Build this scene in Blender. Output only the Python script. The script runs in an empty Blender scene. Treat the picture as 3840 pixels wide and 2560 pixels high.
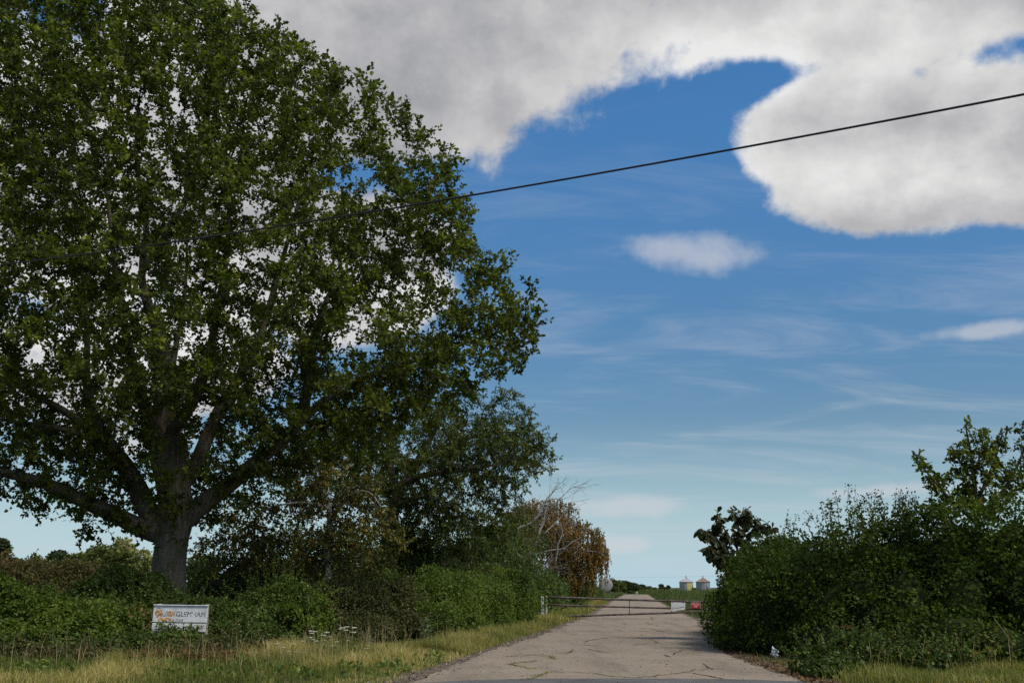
import bpy, math, random
import numpy as np
from mathutils import Vector

R = math.radians
rng = np.random.default_rng(7)
random.seed(7)
S = bpy.context.scene
COL = S.collection

# ------------------------------------------------------------------ camera
F = 3851.0                       # focal length in photograph pixels
CAMZ = 1.6
TH = math.atan((2200 - 1280) / F)
cam_d = bpy.data.cameras.new('camera')
cam = bpy.data.objects.new('camera', cam_d)
COL.objects.link(cam)
cam.location = (0, 0, CAMZ)
cam.rotation_euler = (R(90) + TH, 0, 0)
cam_d.sensor_width = 36.0
cam_d.lens = 36.0 * F / 3840.0
cam_d.clip_end = 6000
S.camera = cam
S.render.resolution_x, S.render.resolution_y = 1024, 682


def ray(px, py):
    x, y = (px - 1920) / F, (1280 - py) / F
    return np.array([x, math.cos(TH) - y * math.sin(TH), math.sin(TH) + y * math.cos(TH)])


def P(px, py, Y):
    d = ray(px, py)
    return np.array([0, 0, CAMZ]) + d * (Y / d[1])


def G(px, py, z=0.0):
    d = ray(px, py)
    return np.array([0, 0, CAMZ]) + d * ((z - CAMZ) / d[2])


def azel(px, py):
    d = ray(px, py)
    d = d / np.linalg.norm(d)
    return math.atan2(d[0], d[1]), math.asin(d[2])


# ------------------------------------------------------------------ view
S.view_settings.view_transform = 'Standard'
S.view_settings.look = 'None'
S.view_settings.exposure = 0.0
S.view_settings.gamma = 1.0
S.view_settings.use_curve_mapping = False
S.render.engine = 'CYCLES'
S.cycles.max_bounces = 5
S.cycles.diffuse_bounces = 3
S.cycles.glossy_bounces = 2
S.cycles.transmission_bounces = 3
S.cycles.transparent_max_bounces = 6
S.cycles.use_denoising = False
S.cycles.caustics_reflective = False
S.cycles.caustics_refractive = False

# ------------------------------------------------------------------ sun and sky
SUN_EL, SUN_AZ = R(51), R(124)
sd = bpy.data.lights.new('sun', 'SUN')
sd.energy = 3.1
sd.angle = R(12)
sd.color = (1.0, 0.95, 0.87)
sun = bpy.data.objects.new('sun', sd)
COL.objects.link(sun)
sdir = Vector((math.cos(SUN_EL) * math.sin(SUN_AZ), math.cos(SUN_EL) * math.cos(SUN_AZ), math.sin(SUN_EL)))
sun.rotation_euler = sdir.to_track_quat('Z', 'Y').to_euler()

W = bpy.data.worlds.new('World')
S.world = W
W.use_nodes = True
wt = W.node_tree
wt.nodes.clear()


class NT:
    """tiny node-graph helper"""
    def __init__(self, t):
        self.t = t

    def node(self, typ, ins=None, **kw):
        n = self.t.nodes.new(typ)
        for k, v in kw.items():
            setattr(n, k, v)
        for k, v in (ins or {}).items():
            self.put(n.inputs[k], v)
        return n

    def put(self, sock, v):
        if isinstance(v, bpy.types.NodeSocket):
            self.t.links.new(v, sock)
        elif v is not None:
            sock.default_value = v

    def m(self, op, a, b=None, c=None, clamp=False):
        n = self.t.nodes.new('ShaderNodeMath')
        n.operation = op
        n.use_clamp = clamp
        self.put(n.inputs[0], a)
        self.put(n.inputs[1], b)
        self.put(n.inputs[2], c)
        return n.outputs[0]

    def mix(self, f, a, b, typ='MIX'):
        n = self.t.nodes.new('ShaderNodeMix')
        n.data_type = 'RGBA'
        n.blend_type = typ
        self.put(n.inputs[0], f)
        self.put(n.inputs[6], a)
        self.put(n.inputs[7], b)
        return n.outputs[2]

    def ramp(self, f, stops):
        n = self.t.nodes.new('ShaderNodeValToRGB')
        self.put(n.inputs[0], f)
        e = n.color_ramp.elements
        while len(e) < len(stops):
            e.new(0.5)
        for q, (p, c) in zip(e, stops):
            q.position = p
            q.color = (*c, 1) if len(c) == 3 else c
        return n.outputs[0]

    def noise(self, vec, scale, detail=4, rough=0.5, lac=2.0, dist=0.0):
        n = self.t.nodes.new('ShaderNodeTexNoise')
        self.put(n.inputs['Vector'], vec)
        n.inputs['Scale'].default_value = scale
        n.inputs['Detail'].default_value = detail
        n.inputs['Roughness'].default_value = rough
        n.inputs['Lacunarity'].default_value = lac
        n.inputs['Distortion'].default_value = dist
        return n.outputs[0]

    def smooth(self, v, a, b):
        n = self.t.nodes.new('ShaderNodeMapRange')
        n.interpolation_type = 'SMOOTHSTEP'
        self.put(n.inputs[0], v)
        n.inputs[1].default_value = a
        n.inputs[2].default_value = b
        return n.outputs[0]


SHX, SHY = 2.4, -0.5


def build_sky():
    g = NT(wt)
    sky = g.node('ShaderNodeTexSky', sky_type='NISHITA', sun_disc=False)
    sky.sun_elevation = SUN_EL
    sky.sun_rotation = SUN_AZ
    sky.air_density = 1.0
    sky.dust_density = 0.0
    sky.ozone_density = 1.0
    hs = g.node('ShaderNodeHueSaturation', {'Color': sky.outputs[0], 'Saturation': 1.34, 'Value': 1.27})
    tc = g.node('ShaderNodeTexCoord')
    sep = g.node('ShaderNodeSeparateXYZ', {0: tc.outputs['Generated']})
    X, Y, Z = sep.outputs
    el = g.m('ARCSINE', g.m('MINIMUM', g.m('MAXIMUM', Z, -1.0), 1.0))
    az = g.m('ARCTAN2', X, Y)
    # pale blue air low down
    low = g.smooth(el, 0.17, -0.03)
    dim = g.m('ADD', 0.60, g.m('MULTIPLY', g.smooth(el, 0.06, 0.52), 0.55))
    dimc = g.node('ShaderNodeVectorMath', {0: hs.outputs[0], 'Scale': dim}, operation='SCALE').outputs[0]
    skyc = g.mix(g.m('MULTIPLY', low, 0.97), dimc, (4.6, 6.8, 8.2, 1))
    # direction on a flattish cloud deck: features shrink towards the horizon
    zz = g.m('ADD', g.m('MAXIMUM', Z, 0.0), 0.22)
    px_, py_ = g.m('DIVIDE', X, zz), g.m('DIVIDE', Y, zz)
    deck = g.node('ShaderNodeCombineXYZ', {0: px_, 1: py_, 2: 4.1}).outputs[0]
    deck2 = g.node('ShaderNodeCombineXYZ', {0: g.m('ADD', px_, -0.035), 1: g.m('ADD', py_, -0.10), 2: 4.1}).outputs[0]
    nb = g.noise(deck, 1.7, 8, 0.52)
    nb2 = g.noise(deck2, 1.7, 8, 0.52)
    nf = g.noise(tc.outputs['Generated'], 11.0, 7, 0.6)
    nf2 = g.noise(tc.outputs['Generated'], 26.0, 6, 0.6, 2.0, 0.4)
    nl = g.noise(deck, 0.55, 3, 0.5)
    off = g.node('ShaderNodeVectorMath', {0: tc.outputs['Generated'], 1: (-0.022, 0.0, 0.022)}).outputs[0]
    nfo = g.noise(off, 11.0, 7, 0.6)

    def blob(px, py, rx, ry, rot=0.0):
        a, e = azel(px, py)
        ra, re = rx / F, ry / F
        du, dv = g.m('SUBTRACT', az, a), g.m('SUBTRACT', el, e)
        c, s = math.cos(rot), math.sin(rot)
        u = g.m('ADD', g.m('MULTIPLY', du, c / ra), g.m('MULTIPLY', dv, s / ra))
        v = g.m('ADD', g.m('MULTIPLY', du, -s / re), g.m('MULTIPLY', dv, c / re))
        d = g.m('SQRT', g.m('ADD', g.m('MULTIPLY', u, u), g.m('MULTIPLY', v, v)))
        return g.m('SUBTRACT', 1.0, d)

    # cloud bank over the top of the view, cumulus to the right, small tuft, cloud behind the oak
    blobs = [blob(1450, -20, 1200, 640, -0.03), blob(3250, -140, 1600, 420, 0.0),
             blob(3460, 610, 720, 340, 0.12), blob(3130, 520, 420, 330, 0.0), blob(3800, 560, 430, 330),
             blob(1330, 1010, 540, 330, 0.1), blob(250, 700, 900, 560), blob(650, 1350, 460, 220)]
    small = [blob(2580, 945, 330, 85, -0.18), blob(3700, 1240, 330, 40), blob(3300, 1840, 460, 42, 0.02),
             blob(2350, 2040, 120, 38), blob(2300, 1900, 330, 45)]
    mk = blobs[0]
    for b in blobs[1:]:
        mk = g.m('SMOOTH_MAX', mk, b, 0.15)
    mk = g.m('MAXIMUM', mk, -0.9)
    sm = small[0]
    for b in small[1:]:
        sm = g.m('MAXIMUM', sm, b)
    sm = g.m('MAXIMUM', sm, -1.0)
    # open blue: lower middle of the view
    hole = g.m('MAXIMUM', blob(2700, 1350, 1350, 800), 0.0)
    # broken cloud everywhere else in the sky, same deck, same cover
    gen = g.m('MULTIPLY', g.m('SUBTRACT', nl, 0.50), 2.2)
    base = g.m('MAXIMUM', mk, gen)
    gap = g.m('MAXIMUM', blob(2820, 290, 300, 120, 0.0), 0.0)
    base = g.m('SUBTRACT', base, g.m('ADD', g.m('MULTIPLY', hole, 0.9), g.m('MULTIPLY', gap, 0.42)))
    den = g.m('ADD', base, g.m('ADD', g.m('MULTIPLY', g.m('SUBTRACT', nb, 0.5), 1.15),
                               g.m('MULTIPLY', g.m('SUBTRACT', nf, 0.5), 0.62)))
    den = g.m('ADD', den, g.m('MULTIPLY', g.m('SUBTRACT', nf2, 0.5), 0.30))
    cover = g.smooth(den, 0.0, 0.20)
    dsm = g.m('ADD', sm, g.m('ADD', g.m('MULTIPLY', g.m('SUBTRACT', nf, 0.5), 2.6), g.m('MULTIPLY', g.m('SUBTRACT', nb, 0.5), 1.0)))
    csm = g.m('MULTIPLY', g.smooth(dsm, 0.05, 0.9), 0.55)
    # thin cirrus streaks
    cir = g.node('ShaderNodeMapping', {'Vector': deck, 'Rotation': (0, 0, 0.75), 'Scale': (0.8, 2.6, 1.0)}).outputs[0]
    ncir = g.noise(cir, 1.7, 7, 0.64, 2.0, 0.9)
    ccir = g.m('MULTIPLY', g.smooth(ncir, 0.44, 0.76), 0.36)
    ccir = g.m('MULTIPLY', ccir, g.smooth(el, 0.6, 0.15))
    # cloud body: bright where thin or where it swells towards the light, grey in the thick base
    relief = g.m('MULTIPLY', g.m('SUBTRACT', nb, nb2), 2.2)
    thick = g.smooth(den, 0.0, 0.45)
    deck3 = g.node('ShaderNodeVectorMath', {0: deck, 1: (SHX, SHY, 0.0)}).outputs[0]
    shade = g.smooth(g.noise(deck3, 0.95, 4, 0.5), 0.36, 0.66)
    lum = g.m('ADD', g.m('SUBTRACT', g.m('SUBTRACT', 0.90, g.m('MULTIPLY', thick, 0.20)), g.m('MULTIPLY', shade, 0.44)), relief)
    lum = g.m('ADD', lum, g.m('MULTIPLY', g.m('SUBTRACT', nf, nfo), 0.85))
    lum = g.m('ADD', lum, g.m('MULTIPLY', g.m('SUBTRACT', nf2, 0.5), 0.14), None, True)
    ccol = g.ramp(lum, [(0.0, (2.6, 2.75, 3.0)), (0.45, (5.2, 5.2, 5.4)), (0.8, (7.6, 7.55, 7.5)), (1.0, (9.0, 8.95, 8.9))])
    # horizon air
    c = g.mix(ccir, skyc, (6.2, 6.6, 7.2, 1))
    c = g.mix(csm, c, (6.8, 6.9, 7.3, 1))
    cover = g.m('MULTIPLY', cover, g.smooth(el, 0.03, 0.16))
    c = g.mix(cover, c, ccol)
    bg = g.node('ShaderNodeBackground', {0: c, 1: 0.092})
    out = g.node('ShaderNodeOutputWorld', {0: bg.outputs[0]})


build_sky()

# ------------------------------------------------------------------ generic mesh helpers
def vnoise(p, seed=0):
    """3-D value noise in 0..1, p (n,3)"""
    p = np.asarray(p, float) + seed * 17.31
    i = np.floor(p).astype(np.int64)
    f = p - i
    f = f * f * (3 - 2 * f)
    out = np.zeros(len(p))
    for dx in (0, 1):
        for dy in (0, 1):
            for dz in (0, 1):
                h = ((i[:, 0] + dx) * 374761393 + (i[:, 1] + dy) * 668265263 + (i[:, 2] + dz) * 2147483647 + seed * 1274126177) & 0x7fffffff
                h = ((h ^ (h >> 13)) * 1274126177) & 0x7fffffff
                h = (h ^ (h >> 16)) & 0xffff
                w = (f[:, 0] if dx else 1 - f[:, 0]) * (f[:, 1] if dy else 1 - f[:, 1]) * (f[:, 2] if dz else 1 - f[:, 2])
                out += w * h / 65535.0
    return out


def unit(v):
    return v / np.maximum(np.linalg.norm(v, axis=-1, keepdims=True), 1e-9)


def raw_mesh(name, V, polys, rnd=None, smooth=False):
    """polys: list of (n,k) int arrays; rnd: matching list of per-face floats or None"""
    me = bpy.data.meshes.new(name)
    V = np.asarray(V, np.float32)
    me.vertices.add(len(V))
    me.vertices.foreach_set('co', V.ravel())
    tot = sum(p.size for p in polys)
    nf = sum(len(p) for p in polys)
    me.loops.add(tot)
    me.polygons.add(nf)
    me.loops.foreach_set('vertex_index', np.concatenate([p.ravel() for p in polys]).astype(np.int32))
    sizes = np.concatenate([np.full(len(p), p.shape[1]) for p in polys])
    starts = np.concatenate([[0], np.cumsum(sizes)[:-1]])
    me.polygons.foreach_set('loop_start', starts.astype(np.int32))
    me.polygons.foreach_set('use_smooth', np.full(nf, smooth))
    if rnd is not None:
        a = me.attributes.new('rnd', 'FLOAT', 'FACE')
        a.data.foreach_set('value', np.asarray(rnd, np.float32))
    me.update(calc_edges=True)
    return me


def link(name, me, mat=None, parent=None, loc=None):
    o = bpy.data.objects.new(name, me)
    COL.objects.link(o)
    if mat is not None and me is not None and len(me.materials) == 0:
        me.materials.append(mat)
    if parent is not None:
        o.parent = parent
    if loc is not None:
        o.location = loc
    return o


def part(name, V, polys, mat, parent, rnd=None, smooth=False, stuff=False):
    """mesh given in world coordinates, stored relative to its thing (an unrotated Empty, possibly through one part)"""
    off = np.zeros(3)
    p = parent
    while p is not None:
        off += np.array(p.location)
        p = p.parent
    me = raw_mesh(name, np.asarray(V) - off, polys, rnd, smooth)
    o = link(name, me, mat, parent)
    if stuff:
        o['kind'] = 'stuff'
    return o


def thing(name, label, cat, loc=(0, 0, 0), group=None, kind=None):
    o = bpy.data.objects.new(name, None)
    COL.objects.link(o)
    o.location = tuple(float(c) for c in loc)
    o.empty_display_size = 0.2
    o['label'] = label
    o['category'] = cat
    if group:
        o['group'] = group
    if kind:
        o['kind'] = kind
    return o


def tag(o, label, cat, group=None, kind=None):
    o['label'] = label
    o['category'] = cat
    if group:
        o['group'] = group
    if kind:
        o['kind'] = kind
    return o


class MB:
    """collects polygons"""
    def __init__(self):
        self.V, self.q, self.t, self.n = [], [], [], 0
        self.ng = []

    def add(self, V, quads=None, tris=None, ngon=None):
        V = np.asarray(V, float)
        if quads is not None and len(quads):
            self.q.append(np.asarray(quads) + self.n)
        if tris is not None and len(tris):
            self.t.append(np.asarray(tris) + self.n)
        if ngon is not None:
            self.ng.append(np.asarray([ngon]) + self.n)
        self.V.append(V)
        self.n += len(V)

    def polys(self):
        out = []
        if self.q:
            out.append(np.concatenate(self.q))
        if self.t:
            out.append(np.concatenate(self.t))
        return out + self.ng

    def verts(self):
        return np.concatenate(self.V)

    def box(self, c, s, rz=0.0, bev=0.0):
        c = np.asarray(c, float)
        h = np.asarray(s, float) / 2
        b = min(bev, h.min() * 0.49)
        v = []
        if b <= 0:
            v = np.array([[x, y, z] for z in (-1, 1) for y in (-1, 1) for x in (-1, 1)], float) * h
            q = [(0, 2, 3, 1), (4, 5, 7, 6), (0, 1, 5, 4), (2, 6, 7, 3), (0, 4, 6, 2), (1, 3, 7, 5)]
            self._rot(v, rz, c, q)
            return
        # chamfered box: 24 vertices
        idx = {}
        vv = []
        for sx in (-1, 1):
            for sy in (-1, 1):
                for sz in (-1, 1):
                    for ax in range(3):
                        s3 = np.array([sx, sy, sz], float)
                        p = s3 * (h - b)
                        p[ax] = s3[ax] * h[ax]
                        idx[(sx, sy, sz, ax)] = len(vv)
                        vv.append(p)
        q, t = [], []
        for ax in range(3):
            o = [a for a in range(3) if a != ax]
            for sg in (-1, 1):
                cyc = [(-1, -1), (1, -1), (1, 1), (-1, 1)]
                f = []
                for a, bb in cyc:
                    k = [0, 0, 0]
                    k[ax], k[o[0]], k[o[1]] = sg, a, bb
                    f.append(idx[(*k, ax)])
                q.append(f)
        for ax in range(3):
            o = [a for a in range(3) if a != ax]
            for a in (-1, 1):
                for bb in (-1, 1):
                    k1, k2 = [0, 0, 0], [0, 0, 0]
                    k1[ax], k2[ax] = -1, 1
                    for k in (k1, k2):
                        k[o[0]], k[o[1]] = a, bb
                    q.append([idx[(*k1, o[0])], idx[(*k2, o[0])], idx[(*k2, o[1])], idx[(*k1, o[1])]])
        for sx in (-1, 1):
            for sy in (-1, 1):
                for sz in (-1, 1):
                    t.append([idx[(sx, sy, sz, a)] for a in range(3)])
        self._rot(np.array(vv), rz, c, q, t)

    def _rot(self, v, rz, c, q, t=None):
        cs, sn = math.cos(rz), math.sin(rz)
        w = v.copy()
        w[:, 0] = v[:, 0] * cs - v[:, 1] * sn
        w[:, 1] = v[:, 0] * sn + v[:, 1] * cs
        self.add(w + c, q, t)

    def tube(self, pts, rad, sides=6, cap=True):
        pts = np.asarray(pts, float)
        rad = np.broadcast_to(np.asarray(rad, float), (len(pts),))
        n = len(pts)
        tan = np.gradient(pts, axis=0)
        tan = unit(tan)
        ref = np.array([0.0, 0.0, 1.0]) if abs(tan[0][2]) < 0.8 else np.array([1.0, 0.0, 0.0])
        u = unit(np.cross(tan, ref))
        for i in range(1, n):                       # keep rings from twisting
            c = u[i - 1] - tan[i] * np.dot(u[i - 1], tan[i])
            u[i] = c / max(np.linalg.norm(c), 1e-9)
        w = np.cross(tan, u)
        a = np.arange(sides) * 2 * math.pi / sides
        V = pts[:, None, :] + rad[:, None, None] * (np.cos(a)[None, :, None] * u[:, None, :] + np.sin(a)[None, :, None] * w[:, None, :])
        i = np.arange(n - 1)[:, None] * sides
        j = np.arange(sides)[None, :]
        k = (j + 1) % sides
        q = np.stack([i + j, i + k, i + sides + k, i + sides + j], -1).reshape(-1, 4)
        self.add(V.reshape(-1, 3), q)
        if cap:
            base = self.n - n * sides
            self.ng.append(np.array([[base + (n - 1) * sides + s for s in range(sides)]]))
            self.ng.append(np.array([[base + s for s in range(sides)][::-1]]))

    def part(self, name, mat, parent, smooth=False, stuff=False):
        V = self.verts()
        return part(name, V, self.polys(), mat, parent, None, smooth, stuff)

    def mesh(self, name, mat=None, smooth=False):
        me = raw_mesh(name, self.verts(), self.polys(), None, smooth)
        if mat:
            me.materials.append(mat)
        return me


# ------------------------------------------------------------------ materials
MATS = {}


def mat(name):
    m = bpy.data.materials.new(name)
    m.use_nodes = True
    m.node_tree.nodes.clear()
    MATS[name] = m
    return m, NT(m.node_tree)


def finish(g, shader):
    g.node('ShaderNodeOutputMaterial', {0: shader})


def pbsdf(g, col, rough=0.7, spec=0.3, metal=0.0, normal=None):
    n = g.node('ShaderNodeBsdfPrincipled')
    g.put(n.inputs['Base Color'], col if not isinstance(col, tuple) else (*col, 1))
    g.put(n.inputs['Roughness'], rough)
    g.put(n.inputs['Specular IOR Level'], spec)
    g.put(n.inputs['Metallic'], metal)
    if normal is not None:
        g.put(n.inputs['Normal'], normal)
    return n.outputs[0]


def bump(g, h, strength=0.5, dist=0.02):
    return g.node('ShaderNodeBump', {'Height': h, 'Strength': strength, 'Distance': dist}).outputs[0]


def leaf_mat(name, stops, trans=0.35, rough=0.5, spec=0.25, patch=None, pscale=0.6):
    m, g = mat(name)
    at = g.node('ShaderNodeAttribute', attribute_name='rnd').outputs['Fac']
    tc = g.node('ShaderNodeTexCoord').outputs['Object']
    nz = g.noise(tc, pscale, 3, 0.55)
    f = g.m('ADD', at, g.m('MULTIPLY', g.m('SUBTRACT', nz, 0.5), 1.2), None, True)
    col = g.ramp(f, [(p, c) for p, c in stops])
    p = pbsdf(g, col, rough, spec)
    tcol = g.mix(1.0, col, (1.25, 1.35, 0.55, 1), 'MULTIPLY')
    tr = g.node('ShaderNodeBsdfTranslucent', {0: tcol}).outputs[0]
    mx = g.node('ShaderNodeMixShader', {0: trans, 1: p, 2: tr}).outputs[0]
    finish(g, mx)
    return m


def bark_mat(name, c1, c2, scale=1.0, moss=None, strength=0.8):
    m, g = mat(name)
    tc = g.node('ShaderNodeTexCoord').outputs['Object']
    mp = g.node('ShaderNodeMapping', {'Vector': tc, 'Scale': (scale, scale, scale * 0.16)}).outputs[0]
    n1 = g.noise(mp, 14, 6, 0.65, 2.0, 0.8)
    n2 = g.noise(tc, 1.3 * scale, 4, 0.6)
    f = g.m('ADD', g.m('MULTIPLY', n1, 0.75), g.m('MULTIPLY', n2, 0.25))
    col = g.ramp(f, [(0.34, c1), (0.62, c2)])
    if moss:
        col = g.mix(g.smooth(g.noise(tc, 2.2, 4, 0.6), 0.5, 0.68), col, (*moss, 1))
    finish(g, pbsdf(g, col, 0.9, 0.15, 0.0, bump(g, n1, strength, 0.04)))
    return m


def solid_mat(name, c1, c2, scale=8.0, rough=0.7, spec=0.3, metal=0.0, b=0.15, stretch=(1, 1, 1)):
    m, g = mat(name)
    tc = g.node('ShaderNodeTexCoord').outputs['Object']
    mp = g.node('ShaderNodeMapping', {'Vector': tc, 'Scale': stretch}).outputs[0]
    n = g.noise(mp, scale, 6, 0.62)
    col = g.ramp(n, [(0.36, c1), (0.64, c2)])
    finish(g, pbsdf(g, col, rough, spec, metal, bump(g, n, b, 0.01)))
    return m


leaf_mat('oak_leaf', [(0.0, (0.032, 0.042, 0.006)), (0.42, (0.068, 0.090, 0.011)), (0.75, (0.120, 0.155, 0.018)), (1.0, (0.25, 0.26, 0.035))], 0.42)
leaf_mat('ash_leaf', [(0.0, (0.040, 0.056, 0.012)), (0.5, (0.080, 0.106, 0.022)), (1.0, (0.165, 0.185, 0.042))], 0.40)
leaf_mat('birch_leaf', [(0.0, (0.050, 0.058, 0.014)), (0.5, (0.105, 0.110, 0.026)), (0.8, (0.20, 0.165, 0.034)), (1.0, (0.50, 0.34, 0.06))], 0.35)
leaf_mat('rust_leaf', [(0.0, (0.085, 0.072, 0.028)), (0.35, (0.155, 0.108, 0.034)), (0.7, (0.26, 0.145, 0.034)), (1.0, (0.45, 0.25, 0.045))], 0.35)
leaf_mat('olive_leaf', [(0.0, (0.050, 0.056, 0.018)), (0.5, (0.105, 0.110, 0.034)), (1.0, (0.19, 0.17, 0.06))], 0.3)
leaf_mat('bramble_leaf', [(0.0, (0.028, 0.042, 0.010)), (0.4, (0.056, 0.088, 0.017)), (0.72, (0.095, 0.145, 0.026)), (0.92, (0.15, 0.19, 0.04)), (1.0, (0.26, 0.16, 0.06))], 0.32)
leaf_mat('bright_leaf', [(0.0, (0.042, 0.066, 0.012)), (0.5, (0.090, 0.140, 0.020)), (1.0, (0.175, 0.225, 0.038))], 0.38)
leaf_mat('dull_leaf', [(0.0, (0.040, 0.044, 0.014)), (0.5, (0.082, 0.088, 0.026)), (0.85, (0.125, 0.115, 0.04)), (1.0, (0.20, 0.12, 0.055))], 0.3)
leaf_mat('hedge_leaf', [(0.0, (0.020, 0.032, 0.006)), (0.45, (0.044, 0.072, 0.011)), (0.8, (0.085, 0.125, 0.018)), (1.0, (0.17, 0.20, 0.032))], 0.34, 0.55, 0.10)
leaf_mat('far_leaf', [(0.0, (0.050, 0.070, 0.020)), (0.5, (0.105, 0.130, 0.034)), (1.0, (0.20, 0.205, 0.065))], 0.3, 0.7, 0.1)
leaf_mat('far_dark_leaf', [(0.0, (0.024, 0.038, 0.018)), (0.5, (0.046, 0.066, 0.026)), (1.0, (0.085, 0.105, 0.040))], 0.25, 0.7, 0.1)
leaf_mat('far_sunlit_leaf', [(0.0, (0.12, 0.14, 0.05)), (0.5, (0.24, 0.24, 0.09)), (1.0, (0.42, 0.38, 0.16))], 0.3, 0.7, 0.1)  # pale yellow leaves with sunlight put into their colour
leaf_mat('brown_shrub_leaf', [(0.0, (0.050, 0.044, 0.018)), (0.5, (0.095, 0.078, 0.030)), (1.0, (0.16, 0.135, 0.05))], 0.3, 0.7, 0.1)
leaf_mat('chestnut_leaf', [(0.0, (0.022, 0.030, 0.012)), (0.6, (0.046, 0.058, 0.020)), (1.0, (0.10, 0.095, 0.035))], 0.22)
leaf_mat('grass_blade', [(0.0, (0.095, 0.125, 0.026)), (0.30, (0.195, 0.205, 0.050)), (0.60, (0.38, 0.33, 0.11)), (1.0, (0.60, 0.48, 0.22))], 0.40, 0.6, 0.2, None, 0.45)
leaf_mat('green_blade', [(0.0, (0.040, 0.070, 0.014)), (0.5, (0.085, 0.130, 0.026)), (1.0, (0.20, 0.21, 0.06))], 0.3, 0.6, 0.2)
leaf_mat('weed_blade', [(0.0, (0.040, 0.066, 0.022)), (0.5, (0.080, 0.115, 0.036)), (1.0, (0.16, 0.175, 0.060))], 0.3, 0.7, 0.15, None, 0.08)
leaf_mat('straw', [(0.0, (0.24, 0.19, 0.08)), (1.0, (0.52, 0.43, 0.23))], 0.25, 0.7, 0.2)
leaf_mat('litter_leaf', [(0.0, (0.05, 0.03, 0.015)), (0.6, (0.13, 0.075, 0.03)), (1.0, (0.26, 0.17, 0.06))], 0.1, 0.8, 0.1)
leaf_mat('pebble', [(0.0, (0.05, 0.042, 0.034)), (0.6, (0.16, 0.14, 0.115)), (1.0, (0.42, 0.39, 0.35))], 0.0, 0.9, 0.1)
leaf_mat('petal', [(0.0, (0.62, 0.62, 0.56)), (1.0, (0.80, 0.80, 0.76))], 0.25)
leaf_mat('mullein_leaf', [(0.0, (0.13, 0.17, 0.09)), (1.0, (0.24, 0.28, 0.16))], 0.2, 0.9)
bark_mat('oak_bark', (0.045, 0.037, 0.025), (0.18, 0.150, 0.108), 1.0, (0.085, 0.082, 0.036))
bark_mat('ash_bark', (0.07, 0.060, 0.042), (0.24, 0.21, 0.155), 1.3, (0.12, 0.11, 0.04))
bark_mat('twig_bark', (0.03, 0.025, 0.018), (0.085, 0.072, 0.050), 2.0)
bark_mat('shrub_wood_shade', (0.020, 0.018, 0.010), (0.050, 0.042, 0.024), 2.0)  # stem wood; on core lumps the dark tone stands in for interior shade


def birch_bark():
    m, g = mat('birch_bark')
    tc = g.node('ShaderNodeTexCoord').outputs['Object']
    mp = g.node('ShaderNodeMapping', {'Vector': tc, 'Scale': (1.2, 1.2, 7)}).outputs[0]
    n1 = g.noise(mp, 2.2, 5, 0.6)
    n2 = g.noise(tc, 9, 5, 0.6)
    col = g.mix(g.smooth(n1, 0.56, 0.66), (0.34, 0.32, 0.28, 1), (0.06, 0.05, 0.04, 1))
    col = g.mix(g.smooth(n2, 0.45, 0.75), col, (0.20, 0.185, 0.155, 1))
    finish(g, pbsdf(g, col, 0.8, 0.2, 0, bump(g, n1, 0.3, 0.02)))


birch_bark()


solid_mat('shaded_core', (0.010, 0.014, 0.005), (0.030, 0.042, 0.012), 9, 0.95, 0.05, 0, 0.8)  # leaf green darkened to paint the shade inside the hedge
bark_mat('dead_twig', (0.10, 0.09, 0.075), (0.27, 0.25, 0.22), 2.0)


def lane_concrete():
    m, g = mat('lane_concrete')
    tc = g.node('ShaderNodeTexCoord').outputs['Object']
    agg = g.noise(tc, 55, 3, 0.7)
    mid = g.noise(tc, 5.0, 6, 0.62)
    big = g.noise(tc, 0.45, 4, 0.6)
    mp = g.node('ShaderNodeMapping', {'Vector': tc, 'Rotation': (0, 0, 0.116), 'Scale': (0.9, 0.13, 1)}).outputs[0]
    track = g.noise(mp, 1.0, 4, 0.6)
    f = g.m('ADD', g.m('MULTIPLY', mid, 0.5), g.m('MULTIPLY', big, 0.5))
    col = g.ramp(f, [(0.30, (0.205, 0.162, 0.118)), (0.50, (0.275, 0.222, 0.165)), (0.72, (0.335, 0.276, 0.210))])
    col = g.mix(g.m('MULTIPLY', g.smooth(track, 0.46, 0.70), 0.6), col, (0.165, 0.138, 0.108, 1))
    col = g.mix(g.m('MULTIPLY', g.smooth(agg, 0.60, 0.74), 0.35), col, (0.16, 0.125, 0.09, 1))
    col = g.mix(g.m('MULTIPLY', g.smooth(agg, 0.40, 0.28), 0.3), col, (0.50, 0.43, 0.34, 1))
    # scattered dark stains with their own shapes
    st = g.noise(tc, 1.7, 5, 0.68, 2.1, 0.7)
    col = g.mix(g.m('MULTIPLY', g.smooth(st, 0.56, 0.74), 0.6), col, (0.11, 0.09, 0.07, 1))
    hh = g.m('ADD', g.m('MULTIPLY', agg, 0.5), mid)
    finish(g, pbsdf(g, col, 0.92, 0.15, 0, bump(g, hh, 0.5, 0.012)))


def asphalt():
    m, g = mat('road_asphalt')
    tc = g.node('ShaderNodeTexCoord').outputs['Object']
    agg = g.noise(tc, 70, 3, 0.7)
    big = g.noise(tc, 1.1, 5, 0.6)
    col = g.ramp(g.m('ADD', g.m('MULTIPLY', agg, 0.55), g.m('MULTIPLY', big, 0.45)),
                 [(0.35, (0.060, 0.060, 0.060)), (0.52, (0.115, 0.112, 0.106)), (0.68, (0.19, 0.18, 0.165))])
    finish(g, pbsdf(g, col, 0.85, 0.2, 0, bump(g, agg, 0.5, 0.01)))


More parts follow.
